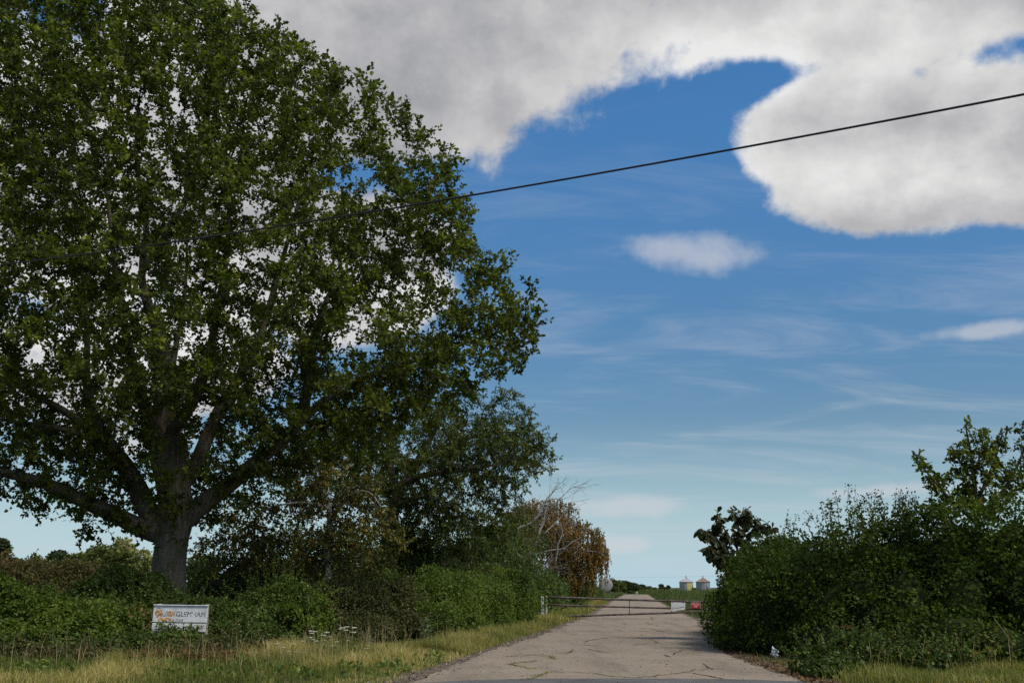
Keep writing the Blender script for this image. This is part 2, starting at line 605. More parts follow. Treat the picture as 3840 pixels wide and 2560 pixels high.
def soil():
    m, g = mat('grassy_soil')
    tc = g.node('ShaderNodeTexCoord').outputs['Object']
    n1 = g.noise(tc, 0.05, 5, 0.6)
    n2 = g.noise(tc, 2.2, 7, 0.66)
    n3 = g.noise(tc, 30, 4, 0.7)
    a = g.ramp(n2, [(0.3, (0.055, 0.042, 0.028)), (0.5, (0.10, 0.080, 0.048)), (0.7, (0.15, 0.135, 0.070))])
    b = g.ramp(n2, [(0.3, (0.045, 0.065, 0.020)), (0.5, (0.085, 0.100, 0.032)), (0.7, (0.16, 0.150, 0.060))])
    col = g.mix(g.smooth(n1, 0.40, 0.56), a, b)
    col = g.mix(g.m('MULTIPLY', g.smooth(n3, 0.55, 0.7), 0.5), col, (0.20, 0.17, 0.12, 1))
    finish(g, pbsdf(g, col, 0.95, 0.1, 0, bump(g, n3, 0.8, 0.03)))


def grit():
    m, g = mat('edge_grit')
    tc = g.node('ShaderNodeTexCoord').outputs['Object']
    n2 = g.noise(tc, 4.0, 6, 0.66)
    n3 = g.noise(tc, 45, 3, 0.7)
    col = g.ramp(g.m('ADD', g.m('MULTIPLY', n2, 0.6), g.m('MULTIPLY', n3, 0.4)),
                 [(0.34, (0.070, 0.055, 0.038)), (0.52, (0.15, 0.120, 0.085)), (0.66, (0.29, 0.245, 0.185))])
    finish(g, pbsdf(g, col, 0.95, 0.1, 0, bump(g, n3, 0.8, 0.02)))


def white_paint():
    m, g = mat('weathered_white_paint')
    tc = g.node('ShaderNodeTexCoord').outputs['Object']
    mp = g.node('ShaderNodeMapping', {'Vector': tc, 'Scale': (1.0, 1.0, 7.0)}).outputs[0]
    n1 = g.noise(mp, 5.5, 7, 0.66, 2.0, 0.4)
    n2 = g.noise(tc, 3.0, 5, 0.6)
    n3 = g.noise(mp, 22, 4, 0.65)
    col = g.ramp(n2, [(0.3, (0.55, 0.55, 0.53)), (0.65, (0.78, 0.78, 0.77))])
    col = g.mix(g.m('MULTIPLY', g.smooth(n1, 0.50, 0.68), 0.62), col, (0.24, 0.225, 0.20, 1))
    col = g.mix(g.m('MULTIPLY', g.smooth(n3, 0.56, 0.68), 0.55), col, (0.16, 0.14, 0.115, 1))
    finish(g, pbsdf(g, col, 0.85, 0.2, 0, bump(g, n1, 0.5, 0.006)))


def worn_paint(name, c, amount):
    m, g = mat(name)
    tc = g.node('ShaderNodeTexCoord').outputs['Object']
    n1 = g.noise(tc, 26, 5, 0.7)
    n2 = g.noise(tc, 7, 4, 0.6)
    p = pbsdf(g, c, 0.8, 0.2)
    t = g.node('ShaderNodeBsdfTransparent').outputs[0]
    f = g.smooth(g.m('ADD', g.m('MULTIPLY', n1, 0.5), g.m('MULTIPLY', n2, 0.5)), amount - 0.03, amount + 0.03)
    finish(g, g.node('ShaderNodeMixShader', {0: f, 1: p, 2: t}).outputs[0])


def lichen_metal(name, base1, base2, lich, cover, axis):
    m, g = mat(name)
    tc = g.node('ShaderNodeTexCoord').outputs['Object']
    mp = g.node('ShaderNodeMapping', {'Vector': tc, 'Scale': (1, 1, 0.35)}).outputs[0]
    n1 = g.noise(mp, 1.3, 6, 0.62)
    n2 = g.noise(tc, 5, 5, 0.6)
    sx = g.node('ShaderNodeSeparateXYZ', {0: tc}).outputs[0]
    col = g.ramp(n2, [(0.35, base1), (0.65, base2)])
    f = g.smooth(g.m('ADD', n1, g.m('MULTIPLY', sx, axis)), cover, cover + 0.12)
    col = g.mix(f, col, (*lich, 1))
    finish(g, pbsdf(g, col, 0.6, 0.3, 0.25, bump(g, n2, 0.2, 0.02)))


lane_concrete()
asphalt()
soil()
grit()
white_paint()
worn_paint('faded_lettering', (0.10, 0.10, 0.11), 0.52)
worn_paint('faint_lettering', (0.17, 0.17, 0.17), 0.51)
worn_paint('orange_paint', (0.72, 0.29, 0.02), 0.60)
worn_paint('grey_scrawl', (0.13, 0.14, 0.15), 0.56)
solid_mat('crack_soil', (0.030, 0.028, 0.018), (0.075, 0.065, 0.042), 20, 0.95, 0.1)
solid_mat('grey_wood', (0.17, 0.155, 0.13), (0.36, 0.34, 0.30), 5, 0.9, 0.1, 0, 0.4, (6, 6, 1))
solid_mat('post_paint', (0.36, 0.36, 0.35), (0.66, 0.67, 0.68), 6, 0.8, 0.2, 0, 0.2, (2, 2, 1))
solid_mat('rusty_pipe', (0.045, 0.032, 0.026), (0.15, 0.122, 0.105), 5, 0.75, 0.3, 0.1, 0.2)
solid_mat('galvanised_pipe', (0.33, 0.34, 0.34), (0.58, 0.59, 0.60), 6, 0.6, 0.4, 0.2, 0.1)
solid_mat('white_plate', (0.52, 0.54, 0.54), (0.70, 0.72, 0.72), 4, 0.6, 0.3)
solid_mat('red_plate', (0.40, 0.016, 0.020), (0.52, 0.022, 0.026), 3, 0.45, 0.4)
solid_mat('grey_backing', (0.20, 0.21, 0.21), (0.32, 0.33, 0.33), 6, 0.7, 0.3)
solid_mat('white_letter', (0.74, 0.72, 0.70), (0.82, 0.80, 0.78), 5, 0.6, 0.3)
solid_mat('cable_black', (0.012, 0.012, 0.013), (0.025, 0.025, 0.027), 3, 0.6, 0.3)
solid_mat('wire_grey', (0.20, 0.23, 0.27), (0.26, 0.29, 0.33), 3, 0.6, 0.3)
solid_mat('silo_roof_metal', (0.40, 0.39, 0.40), (0.54, 0.52, 0.53), 2, 0.6, 0.3, 0.2)
solid_mat('silo_roof_rust', (0.24, 0.13, 0.08), (0.38, 0.30, 0.25), 1.2, 0.7, 0.3, 0.1)
solid_mat('dark_metal', (0.05, 0.05, 0.052), (0.11, 0.11, 0.11), 4, 0.6, 0.3, 0.2)
lichen_metal('silo_wall_lichen', (0.26, 0.26, 0.25), (0.38, 0.38, 0.36), (0.52, 0.47, 0.17), 0.47, 0.11)
lichen_metal('silo_wall_grey', (0.22, 0.235, 0.255), (0.33, 0.345, 0.36), (0.44, 0.40, 0.20), 0.66, 0.0)
lichen_metal('tank_steel', (0.26, 0.26, 0.255), (0.36, 0.355, 0.34), (0.27, 0.19, 0.125), 0.56, 0.0)
solid_mat('tank_rust', (0.12, 0.075, 0.05), (0.25, 0.18, 0.14), 2, 0.8, 0.2)
solid_mat('plastic_film', (0.50, 0.53, 0.57), (0.72, 0.74, 0.77), 6, 0.35, 0.5)
solid_mat('marker_white', (0.70, 0.69, 0.60), (0.80, 0.79, 0.72), 3, 0.6, 0.3)
solid_mat('marker_yellow', (0.50, 0.44, 0.05), (0.60, 0.54, 0.08), 3, 0.6, 0.3)
solid_mat('orange_twine', (0.40, 0.12, 0.05), (0.55, 0.20, 0.09), 9, 0.8, 0.2)

# ------------------------------------------------------------------ leaves, blades
LEAF2 = (np.array([[0, 0, 0], [0.35, 0.20, 0.05], [0.72, 0.27, 0.06], [1, 0, -0.05], [0.72, -0.27, 0.06], [0.35, -0.20, 0.05]]),
         np.array([[0, 3, 2, 1], [0, 5, 4, 3]]))
LEAF1 = (np.array([[0, 0, 0], [0.5, 0.32, 0.05], [1, 0, -0.04], [0.5, -0.32, 0.05]]), np.array([[0, 3, 2, 1]]))
NARROW = (np.array([[0, 0, 0], [0.5, 0.15, 0.03], [1, 0, -0.06], [0.5, -0.15, 0.03]]), np.array([[0, 3, 2, 1]]))
SQUAT = (np.array([[0, 0, 0], [0.45, 0.45, 0.06], [1, 0, -0.04], [0.45, -0.45, 0.06]]), np.array([[0, 3, 2, 1]]))
OAKLEAF = (np.array([[0, 0, 0], [0.62, 0.33, 0.05], [1, 0, -0.05], [0.55, -0.31, 0.05]]), np.array([[0, 3, 2, 1]]))
# lobed oak leaf: deep notch each side
LOBED = (np.array([[0, 0, 0], [0.30, 0.20, 0.04], [0.45, 0.11, 0.02], [0.72, 0.30, 0.05], [1, 0, -0.05],
                   [0.72, -0.30, 0.05], [0.45, -0.11, 0.02], [0.30, -0.20, 0.04]]),
         np.array([[0, 2, 1, 1], [0, 4, 3, 2], [0, 6, 5, 4], [0, 7, 6, 6]]))


def leaf_arrays(Pp, D, N, size, tmpl=LEAF2, rnd=None, width=1.0):
    T, Fq = tmpl
    n = len(Pp)
    D = unit(D)
    B = unit(np.cross(N, D))
    N2 = np.cross(D, B)
    size = np.broadcast_to(np.asarray(size, float), (n,))
    V = Pp[:, None, :] + size[:, None, None] * (T[None, :, 0:1] * D[:, None, :] + T[None, :, 1:2] * width * B[:, None, :] + T[None, :, 2:3] * N2[:, None, :])
    Q = (np.arange(n)[:, None, None] * len(T) + Fq[None]).reshape(-1, 4)
    if rnd is None:
        rnd = rng.random(n)
    return V.reshape(-1, 3), Q, np.repeat(rnd, len(Fq))


def join(chunks):
    V, Q, r, o = [], [], [], 0
    for v, q, a in chunks:
        V.append(v)
        Q.append(q + o)
        r.append(a)
        o += len(v)
    return np.concatenate(V), np.concatenate(Q), np.concatenate(r)


def blades(Pp, h, w, lean=0.35, rnd=None, dirn=None):
    """two-quad bent blades"""
    n = len(Pp)
    h = np.broadcast_to(np.asarray(h, float), (n,))[:, None]
    w = np.broadcast_to(np.asarray(w, float), (n,))[:, None]
    a = rng.random(n) * 2 * math.pi
    L = np.stack([np.cos(a), np.sin(a), np.zeros(n)], 1)
    if dirn is not None:
        L = unit(L + dirn)
    b = a + rng.normal(0, 0.9, n) + math.pi / 2
    s = np.stack([np.cos(b), np.sin(b), np.zeros(n)], 1)
    ln = (np.abs(rng.normal(0, lean, n)) + 0.05)[:, None]
    up = np.array([0, 0, 1.0])
    m1 = Pp + h * (0.55 * up + 0.25 * ln * L)
    m2 = Pp + h * ((1.0 - 0.25 * ln.clip(0, 1.5)) * up + 0.95 * ln * L)
    V = np.stack([Pp - s * w / 2, Pp + s * w / 2, m1 - s * w * 0.42, m1 + s * w * 0.42, m2 - s * w * 0.08, m2 + s * w * 0.08], 1)
    Q = (np.arange(n)[:, None, None] * 6 + np.array([[0, 1, 3, 2], [2, 3, 5, 4]])[None]).reshape(-1, 4)
    if rnd is None:
        rnd = rng.random(n)
    return V.reshape(-1, 3), Q, np.repeat(rnd, 2)


def rand_dirs(n, zmin=-1.0):
    z = rng.uniform(zmin, 1, n)
    a = rng.random(n) * 2 * math.pi
    r = np.sqrt(1 - z * z)
    return np.stack([r * np.cos(a), r * np.sin(a), z], 1)


# ------------------------------------------------------------------ trees: space colonisation
def resample(pts, step):
    pts = np.asarray(pts, float)
    # Catmull-like smoothing by subdividing
    for _ in range(2):
        if len(pts) > 2:
            q = [pts[0]]
            for a, b in zip(pts[:-1], pts[1:]):
                q += [a * 0.75 + b * 0.25, a * 0.25 + b * 0.75]
            q.append(pts[-1])
            pts = np.array(q)
    d = np.concatenate([[0], np.cumsum(np.linalg.norm(np.diff(pts, axis=0), axis=1))])
    n = max(2, int(d[-1] / step) + 1)
    t = np.linspace(0, d[-1], n)
    return np.stack([np.interp(t, d, pts[:, k]) for k in range(3)], 1)


def colonise(nodes, parent, attr, step, di, dk, iters=120, droop=0.0, jitter=0.25, maxn=30000):
    nodes = [np.array(n) for n in nodes]
    parent = list(parent)
    A = np.asarray(attr, float)
    best = np.full(len(A), 1e9)
    who = np.zeros(len(A), int)
    kids = np.zeros(maxn + 5000, int)
    for p in parent:
        if p >= 0:
            kids[p] += 1

    def update(i0):
        N = np.array(nodes[i0:])
        for c in range(0, len(N), 400):
            d = np.linalg.norm(A[:, None, :] - N[None, c:c + 400], axis=2)
            j = d.argmin(1)
            dd = d[np.arange(len(A)), j]
            m = dd < best
            best[m] = dd[m]
            who[m] = j[m] + c + i0
    update(0)
    for it in range(iters):
        live = (best < di) & (best > dk)
        if not live.any() or len(nodes) > maxn:
            break
        w = who[live]
        arr = np.array(nodes)
        dirs = unit(A[live] - arr[w])
        acc = np.zeros((len(nodes), 3))
        np.add.at(acc, w, dirs)
        u = np.unique(w)
        u = u[kids[u] < 3]
        if len(u) == 0:
            break
        d = unit(acc[u]) + rng.normal(0, jitter, (len(u), 3))
        d[:, 2] -= droop
        d = unit(d)
        i0 = len(nodes)
        for k, q in enumerate(u):
            nodes.append(arr[q] + d[k] * step)
            parent.append(int(q))
            kids[q] += 1
        update(i0)
        keep = best > dk
        A, best, who = A[keep], best[keep], who[keep]
        if len(A) == 0:
            break
    return np.array(nodes), np.array(parent)


def pipe(parent, tip=0.007, e=2.4):
    n = len(parent)
    acc = np.zeros(n)
    cnt = np.zeros(n, int)
    for i in range(n - 1, -1, -1):
        if acc[i] == 0:
            acc[i] = tip ** e
        if parent[i] >= 0:
            acc[parent[i]] += acc[i]
            cnt[parent[i]] += 1
    return acc ** (1 / e), cnt


def chains(nodes, parent, rad):
    """split the tree into runs that follow the thickest child"""
    kids = [[] for _ in nodes]
    for i, p in enumerate(parent):
        if p >= 0:
            kids[p].append(i)
    out = []
    stack = [(i, None) for i, p in enumerate(parent) if p < 0]
    while stack:
        s, frm = stack.pop()
        run = ([frm] if frm is not None else []) + [s]
        c = s
        while kids[c]:
            ks = sorted(kids[c], key=lambda k: -rad[k])
            for k in ks[1:]:
                stack.append((k, c))
            c = ks[0]
            run.append(c)
        out.append(run)
    return out


def grow_tree(root, trunk, limbs, attr, bark, leaf, *, step=0.32, di=2.6, dk=0.6, tip=0.007, droop=0.0, jitter=0.25,
              spurs=2, per=7, size=0.12, tmpl=LEAF2, spur_len=(0.2, 0.42), leafr=0.02, up=0.6, twig='twig_bark', hang=0.0,
              iters=120, trunk_sides=14, spread=0.9, maxr=None, crown_name='crown', extra=None, fine_sides=3):
    """trunk/limbs: list of (pts, radii). Builds trunk, limb parts, branches, crown under root."""
    nodes, parent, spec, owner = [], [], [], []

    def add_line(pts, radii, own, start=None):
        p = resample(pts, step)
        t = np.linspace(0, 1, len(p))
        r = np.interp(t, np.linspace(0, 1, len(radii)), radii)
        prev = start if start is not None else -1
        for k, q in enumerate(p):
            if k == 0 and start is not None:
                # join to the closest existing node
                continue
            nodes.append(q)
            parent.append(prev)
            spec.append(r[k])
            owner.append(own)
            prev = len(nodes) - 1
    add_line(*trunk, 0)
    for i, l in enumerate(limbs):
        arr = np.array(nodes)
        st = int(np.linalg.norm(arr - np.asarray(l[0][0]), axis=1).argmin())
        pts = [arr[st]] + list(l[0][1:])
        add_line(pts, l[1], i + 1, st)
    n0 = len(nodes)
    N, PA = colonise(nodes, parent, attr, step, di, dk, iters, droop, jitter)
    r, cnt = pipe(PA, tip)
    sp = np.zeros(len(N))
    sp[:n0] = spec
    r[:n0] = sp[:n0]
    if maxr:
        r[n0:] = np.minimum(r[n0:], maxr)
    for i in range(n0, len(N)):
        r[i] = min(r[i], r[PA[i]] * 0.85 if r[PA[i]] > 0.02 else r[PA[i]])
    own = np.full(len(N), -1)
    own[:n0] = owner
    # hand-laid wood
    for k in range(len(limbs) + 1):
        idx = [i for i in range(n0) if own[i] == k]
        if len(idx) < 2:
            continue
        if k > 0:
            idx = [PA[idx[0]]] + idx
        mb = MB()
        rr = r[idx].copy()
        if k > 0:
            rr[0] = rr[1]
        pts = N[idx]
        sides = trunk_sides if k == 0 else max(6, trunk_sides - 4)
        mb.tube(pts, rr, sides)
        V = mb.verts()
        # uneven bark outline
        c = vnoise(V * np.array([3.0, 3.0, 0.9]), 3) - 0.5
        ctr = np.repeat(pts, sides, axis=0)
        V = ctr + (V - ctr) * (1 + 0.22 * c)[:, None]
        part('trunk' if k == 0 else 'limb', V, mb.polys(), MATS[bark], root, None, True)
    # grown wood
    mb = MB()
    kids_of_sc = chains_sc(N, PA, r, n0)
    for run in kids_of_sc:
        rr = r[run].copy()
        rr[0] = min(rr[0], rr[1] * 1.15)
        big = rr.max()
        mb.tube(N[run], rr, 6 if big > 0.05 else (4 if big > 0.018 else fine_sides), False)
    # leaves
    isleaf = np.zeros(len(N), bool)
    isleaf[n0:] = r[n0:] < leafr
    isleaf[:n0] = (r[:n0] < 0.034) & (PA[:n0] >= 0)
    idx = np.nonzero(isleaf)[0]
    tipmask = cnt[idx] == 0
    bd = unit(N[idx] - N[PA[idx]])
    reps = np.where(tipmask, spurs + 1, spurs)
    src = np.repeat(np.arange(len(idx)), reps)
    ns = len(src)
    sdirs = unit(bd[src] * 0.8 + rng.normal(0, spread, (ns, 3)) + np.array([0, 0, up * 0.5 - hang]))
    slen = rng.uniform(*spur_len, ns)
    a = N[idx][src] - bd[src] * (rng.random((ns, 1)) * step * 0.8)
    b = a + sdirs * slen[:, None]
    # spur twigs as thin three-sided slivers
    s1 = unit(np.cross(sdirs, rand_dirs(ns)))
    s2 = np.cross(sdirs, s1)
    tw = 0.0045
    V3 = np.stack([a + s1 * tw, a - s1 * tw * 0.5 + s2 * tw, a - s1 * tw * 0.5 - s2 * tw, b], 1).reshape(-1, 3)
    T3 = (np.arange(ns)[:, None, None] * 4 + np.array([[0, 1, 3], [1, 2, 3], [2, 0, 3]])[None]).reshape(-1, 3)
    mb.add(V3, None, T3)
    mb.part('branches', MATS[twig], root, False, True)
    ls = np.repeat(np.arange(ns), per)
    t = rng.random(len(ls)) ** 0.6
    pos = a[ls] + (b - a)[ls] * t[:, None]
    ld = unit(sdirs[ls] * 0.55 + rng.normal(0, 0.75, (len(ls), 3)) - np.array([0, 0, hang * 1.6]))
    nn = unit(rng.normal(0, 0.55, (len(ls), 3)) + np.array([0, 0, up]))
    cl = rng.random(ns)
    rr = np.clip(cl[ls] * 0.7 + rng.random(len(ls)) * 0.42 - 0.06, 0, 1)
    sz = size * rng.uniform(0.5, 1.3, len(ls))
    ch = [leaf_arrays(pos, ld, nn, sz, tmpl, rr)]
    if extra:
        ch += extra
    V, Q, rn = join(ch)
    part(crown_name, V, [Q], MATS[leaf], root, rn, False, True)
    return N, PA, r, n0


def chains_sc(N, PA, r, n0):
    kids = {}
    for i in range(n0, len(N)):
        kids.setdefault(int(PA[i]), []).append(i)
    out = []
    stack = [(k, p) for p, ks in kids.items() if p < n0 for k in ks]
    while stack:
        s, frm = stack.pop()
        run = [frm, s]
        c = s
        while c in kids:
            ks = sorted(kids[c], key=lambda k: -r[k])
            for k in ks[1:]:
                stack.append((k, c))
            c = ks[0]
            run.append(c)
        out.append(run)
    return out


def ellipsoid_pts(c, rad, n, shell=0.0):
    d = rand_dirs(n)
    q = rng.random(n) ** (1 / 3)
    q = shell + (1 - shell) * q
    return np.asarray(c) + d * q[:, None] * np.asarray(rad)


# ------------------------------------------------------------------ shrubs
def ico(sub=2):
    import bmesh
    bm = bmesh.new()
    bmesh.ops.create_icosphere(bm, subdivisions=sub, radius=1)
    V = np.array([v.co[:] for v in bm.verts])
    T = np.array([[v.index for v in f.verts] for f in bm.faces])
    bm.free()
    return V, T


ICO_V, ICO_T = ico(2)


def shrub(root, blobs, leaf, size, cover=2.4, tmpl=LEAF1, seed=1, depth=0.34, up=0.45, shoots=0, shoot_len=(0.4, 0.9),
          shoot_leaf=None, core=0.48, rough=0.38, nfreq=1.1, backs=0.25, wood='shrub_wood_shade', shoot_zone=None, maxleaf=150000, stems=12, tufts_per=2.2):
    """blobs: (k,6) centre + radii.  Leaves over the lumpy union, light-blocking core lumps inside, shoots breaking the outline."""
    blobs = np.asarray(blobs, float)
    nbig = len(blobs)
    # smaller tufts proud of the big mounds
    add = []
    for b in blobs:
        m = int(tufts_per * (b[3] * b[5] + b[4] * b[5] + b[3] * b[4]))
        dd = rand_dirs(m, -0.35)
        dd = dd[(dd[:, 1] < 0.5)]
        sz_ = rng.uniform(0.16, 0.42, len(dd)) * min(1.5, max(0.6, b[3:].mean() / 1.1))
        cc = b[:3] + dd * b[3:] * rng.uniform(0.86, 1.04, (len(dd), 1))
        add.append(np.c_[cc, sz_ * rng.uniform(.8, 1.3, len(dd)), sz_, sz_ * rng.uniform(.7, 1.25, len(dd))])
    add = np.concatenate(add)
    blobs = np.concatenate([blobs, add[add[:, 2] > 0.08]])
    C, Rr = blobs[:, :3], blobs[:, 3:]
    area = 4 * math.pi * ((Rr[:, 0] * Rr[:, 1]) ** 1.6 + (Rr[:, 0] * Rr[:, 2]) ** 1.6 + (Rr[:, 1] * Rr[:, 2]) ** 1.6) ** (1 / 1.6) / 3 ** (1 / 1.6)
    la = 0.42 * size * size if tmpl is SQUAT else (0.30 * size * size if tmpl is not NARROW else 0.15 * size * size)
    n = int(min(area.sum() * cover / la, maxleaf * 1.9))
    k = rng.choice(len(C), n, p=area / area.sum())
    d = rand_dirs(n, -0.75)
    lump = vnoise(d * Rr[k] * nfreq + C[k] * nfreq, seed) - 0.5
    lump2 = vnoise((d * Rr[k] + C[k]) * nfreq * 3.1, seed + 5) - 0.5
    rr = 1 + rough * 1.7 * lump + rough * 0.8 * lump2 - depth * rng.random(n) ** 1.8
    pos = C[k] + d * rr[:, None] * Rr[k]
    out = unit(d / Rr[k])
    keep = pos[:, 2] > 0.03
    keep &= (out[:, 1] < 0.45) | (rng.random(n) < backs)
    # gaps
    gap = vnoise(pos * 2.3, seed + 9)
    keep &= gap > 0.15
    for j in range(nbig):
        q = (((pos - C[j]) / Rr[j]) ** 2).sum(1)
        keep &= (q > 0.62 ** 2) | (k == j)
    pos, out, k = pos[keep], out[keep], k[keep]
    if len(pos) > maxleaf:
        s = rng.choice(len(pos), maxleaf, replace=False)
        pos, out, k = pos[s], out[s], k[s]
    n = len(pos)
    N = unit(out * 0.55 + rng.normal(0, 0.55, (n, 3)) + np.array([0, 0, up]))
    D = unit(out * 0.5 + rng.normal(0, 0.8, (n, 3)) - np.array([0, 0, 0.15]))
    rn = np.clip(vnoise(pos * 1.6, seed + 2) * 0.5 + rng.random(n) * 0.55 - 0.02, 0, 1)
    ch = [leaf_arrays(pos, D, N, size * rng.uniform(0.5, 1.4, n), tmpl, rn)]
    mb = MB()
    # shoots
    if shoots:
        shoots = int(shoots * 2.3)
        m = rng.choice(len(C), shoots, p=area / area.sum())
        dd = unit(rand_dirs(shoots, -0.1) * np.array([1, 1, 1]) + np.array([0, -0.15, 0.25]))
        st = C[m] + dd * Rr[m] * (0.9 if shoot_zone is None else shoot_zone)
        ln = rng.uniform(*shoot_len, shoots)
        for s_, d_, l_ in zip(st, dd, ln):
            if s_[2] < 0.15:
                continue
            dirv = unit(d_ * 0.8 + np.array([0, 0, rng.uniform(.1, 1.0)]) + rng.normal(0, 0.3, 3))
            bend = rng.normal(0, 0.25, 3)
            ts = np.linspace(0, 1, 5)
            pts = s_ + dirv * (ts * l_)[:, None] + bend * (ts ** 2 * l_ * 0.5)[:, None]
            mb.tube(pts, np.linspace(0.006, 0.002, 5), 3, False)
            q = int(l_ / (size * 0.33)) + 3
            tt = rng.random(q)
            pp = s_ + dirv * (tt * l_)[:, None] + bend * (tt ** 2 * l_ * 0.5)[:, None]
            Dd = unit(rng.normal(0, 1, (q, 3)) + dirv * 0.5)
            Nn = unit(rng.normal(0, 0.5, (q, 3)) + np.array([0, 0, 0.8]))
            ch.append(leaf_arrays(pp, Dd, Nn, size * rng.uniform(0.5, 1.0, q) * (1.15 - 0.5 * tt), tmpl, np.clip(rng.random(q) * 0.6 + 0.3, 0, 1)))
    V, Q, r = join(ch)
    part('foliage', V, [Q], MATS[leaf], root, r, False, True)
    # core lumps added to block light and see-through, then the stems
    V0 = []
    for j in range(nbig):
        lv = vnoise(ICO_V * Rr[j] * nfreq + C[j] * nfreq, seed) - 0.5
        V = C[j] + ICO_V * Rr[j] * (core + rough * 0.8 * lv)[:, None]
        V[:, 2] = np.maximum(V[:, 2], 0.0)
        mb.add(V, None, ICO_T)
    for j in range(stems):
        c = rng.integers(len(C))
        f = np.array([C[c][0] + rng.normal(0, 0.4) * Rr[c][0], C[c][1] - 0.5 * Rr[c][1] + rng.normal(0, .2), 0.0])
        tpt = C[c] + rand_dirs(1, 0.0)[0] * Rr[c] * 1.02
        mid = (f + tpt) / 2 + rng.normal(0, 0.15, 3)
        mb.tube([f, mid, tpt], [0.014, 0.010, 0.004], 4, False)
    mb.part('stems', MATS[wood], root, False, True)  # real stems and shoots together with the added core lumps


def belt(pts, w, h, n, jit=0.3, zc=0.48, wj=0.25, hj=(0.82, 1.12)):
    """blobs strung along a plan polyline"""
    pts = np.asarray(pts, float)
    d = np.concatenate([[0], np.cumsum(np.linalg.norm(np.diff(pts, axis=0), axis=1))])
    t = (np.arange(n) + 0.5) / n * d[-1] + rng.normal(0, jit, n)
    x = np.interp(t, d, pts[:, 0]) + rng.normal(0, jit * 0.5, n)
    y = np.interp(t, d, pts[:, 1]) + rng.normal(0, jit * 0.5, n)
    hh = np.interp(t, d, np.broadcast_to(np.asarray(h, float), (len(pts),))) * rng.uniform(*hj, n)
    ww = w * rng.uniform(1 - wj, 1 + wj, n)
    return np.stack([x, y, hh * zc, ww, ww * rng.uniform(0.85, 1.15, n), hh * (1 - zc)], 1)


# ================================================================== SETTING
def sheet(name, poly, z, matname, thick=0.0):
    poly = np.asarray(poly, float)
    n = len(poly)
    V = np.concatenate([np.c_[poly[:, :2], np.full(n, z)], np.c_[poly[:, :2], np.full(n, z - max(thick, 0.02))]])
    mb = MB()
    mb.add(V, [[(i + 1) % n, i, n + i, n + (i + 1) % n] for i in range(n)], None, list(range(n)))
    me = mb.mesh(name, MATS[matname])
    return link(name, me)


gme = raw_mesh('ground', [[-1500, -60, 0], [1500, -60, 0], [1500, 3000, 0], [-1500, 3000, 0]], [np.array([[0, 1, 2, 3]])])
ground = link('ground', gme, MATS['grassy_soil'])
ground['kind'] = 'structure'

# lane edges (plan), traced from where they run on the ground
LE = [G(*p)[:2] for p in [(1530, 2562), (1585, 2535), (1700, 2493), (1830, 2448), (1960, 2405), (2080, 2362), (2155, 2331), (2215, 2311), (2272, 2272), (2310, 2246), (2345, 2228)]]
RE = [G(*p)[:2] for p in [(3010, 2562), (2930, 2530), (2800, 2486), (2700, 2440), (2640, 2395), (2625, 2350), (2612, 2325), (2545, 2295), (2500, 2272), (2455, 2247), (2428, 2228)]]


def edge_detail(E, seed, amp=0.22):
    E = np.asarray(E)
    d = np.concatenate([[0], np.cumsum(np.linalg.norm(np.diff(E, axis=0), axis=1))])
    t = np.concatenate([np.arange(0, 60, 0.35), np.arange(60, d[-1], 3.0)])
    x, y = np.interp(t, d, E[:, 0]), np.interp(t, d, E[:, 1])
    nz = vnoise(np.c_[t * 0.9, t * 0 + seed, t * 0], seed) - 0.5 + 0.6 * (vnoise(np.c_[t * 2.7, t * 0 + seed, t * 0], seed + 1) - 0.5)
    return np.c_[x + nz * amp * 2, y]


LEd, REd = edge_detail(LE, 1), edge_detail(RE, 2)
# gritty margins under the lane edge, then the lane
margin = sheet('lane_margin', np.concatenate([LEd + np.c_[-0.12 - 0.75 * vnoise(np.c_[LEd * 0.6, LEd[:, :1] * 0], 4), np.zeros(len(LEd))], (REd + np.c_[0.35 + 0.6 * vnoise(np.c_[REd * 0.6, REd[:, :1] * 0], 5), np.zeros(len(REd))])[::-1]]), 0.004, 'edge_grit')
margin['kind'] = 'structure'
lane = sheet('lane', np.concatenate([LEd, REd[::-1]]), 0.012, 'lane_concrete')
lane['kind'] = 'structure'
xs = np.arange(-60, 60.1, 0.4)
mouth = np.exp(-((xs - 1.9) / 3.6) ** 4)
ye = 17.75 + 1.45 * mouth + 0.10 * (vnoise(np.c_[xs * 0.9, xs * 0, xs * 0], 8) - 0.5) + 0.06 * (vnoise(np.c_[xs * 3, xs * 0, xs * 0], 9) - .5)
road = sheet('road', np.concatenate([np.c_[xs, ye], [[60, -40], [-60, -40]]]), 0.018, 'road_asphalt')
road['kind'] = 'structure'


def lane_x(Y, side):
    E = np.asarray(LE if side < 0 else RE)
    o = np.argsort(E[:, 1])
    return np.interp(Y, E[o, 1], E[o, 0])


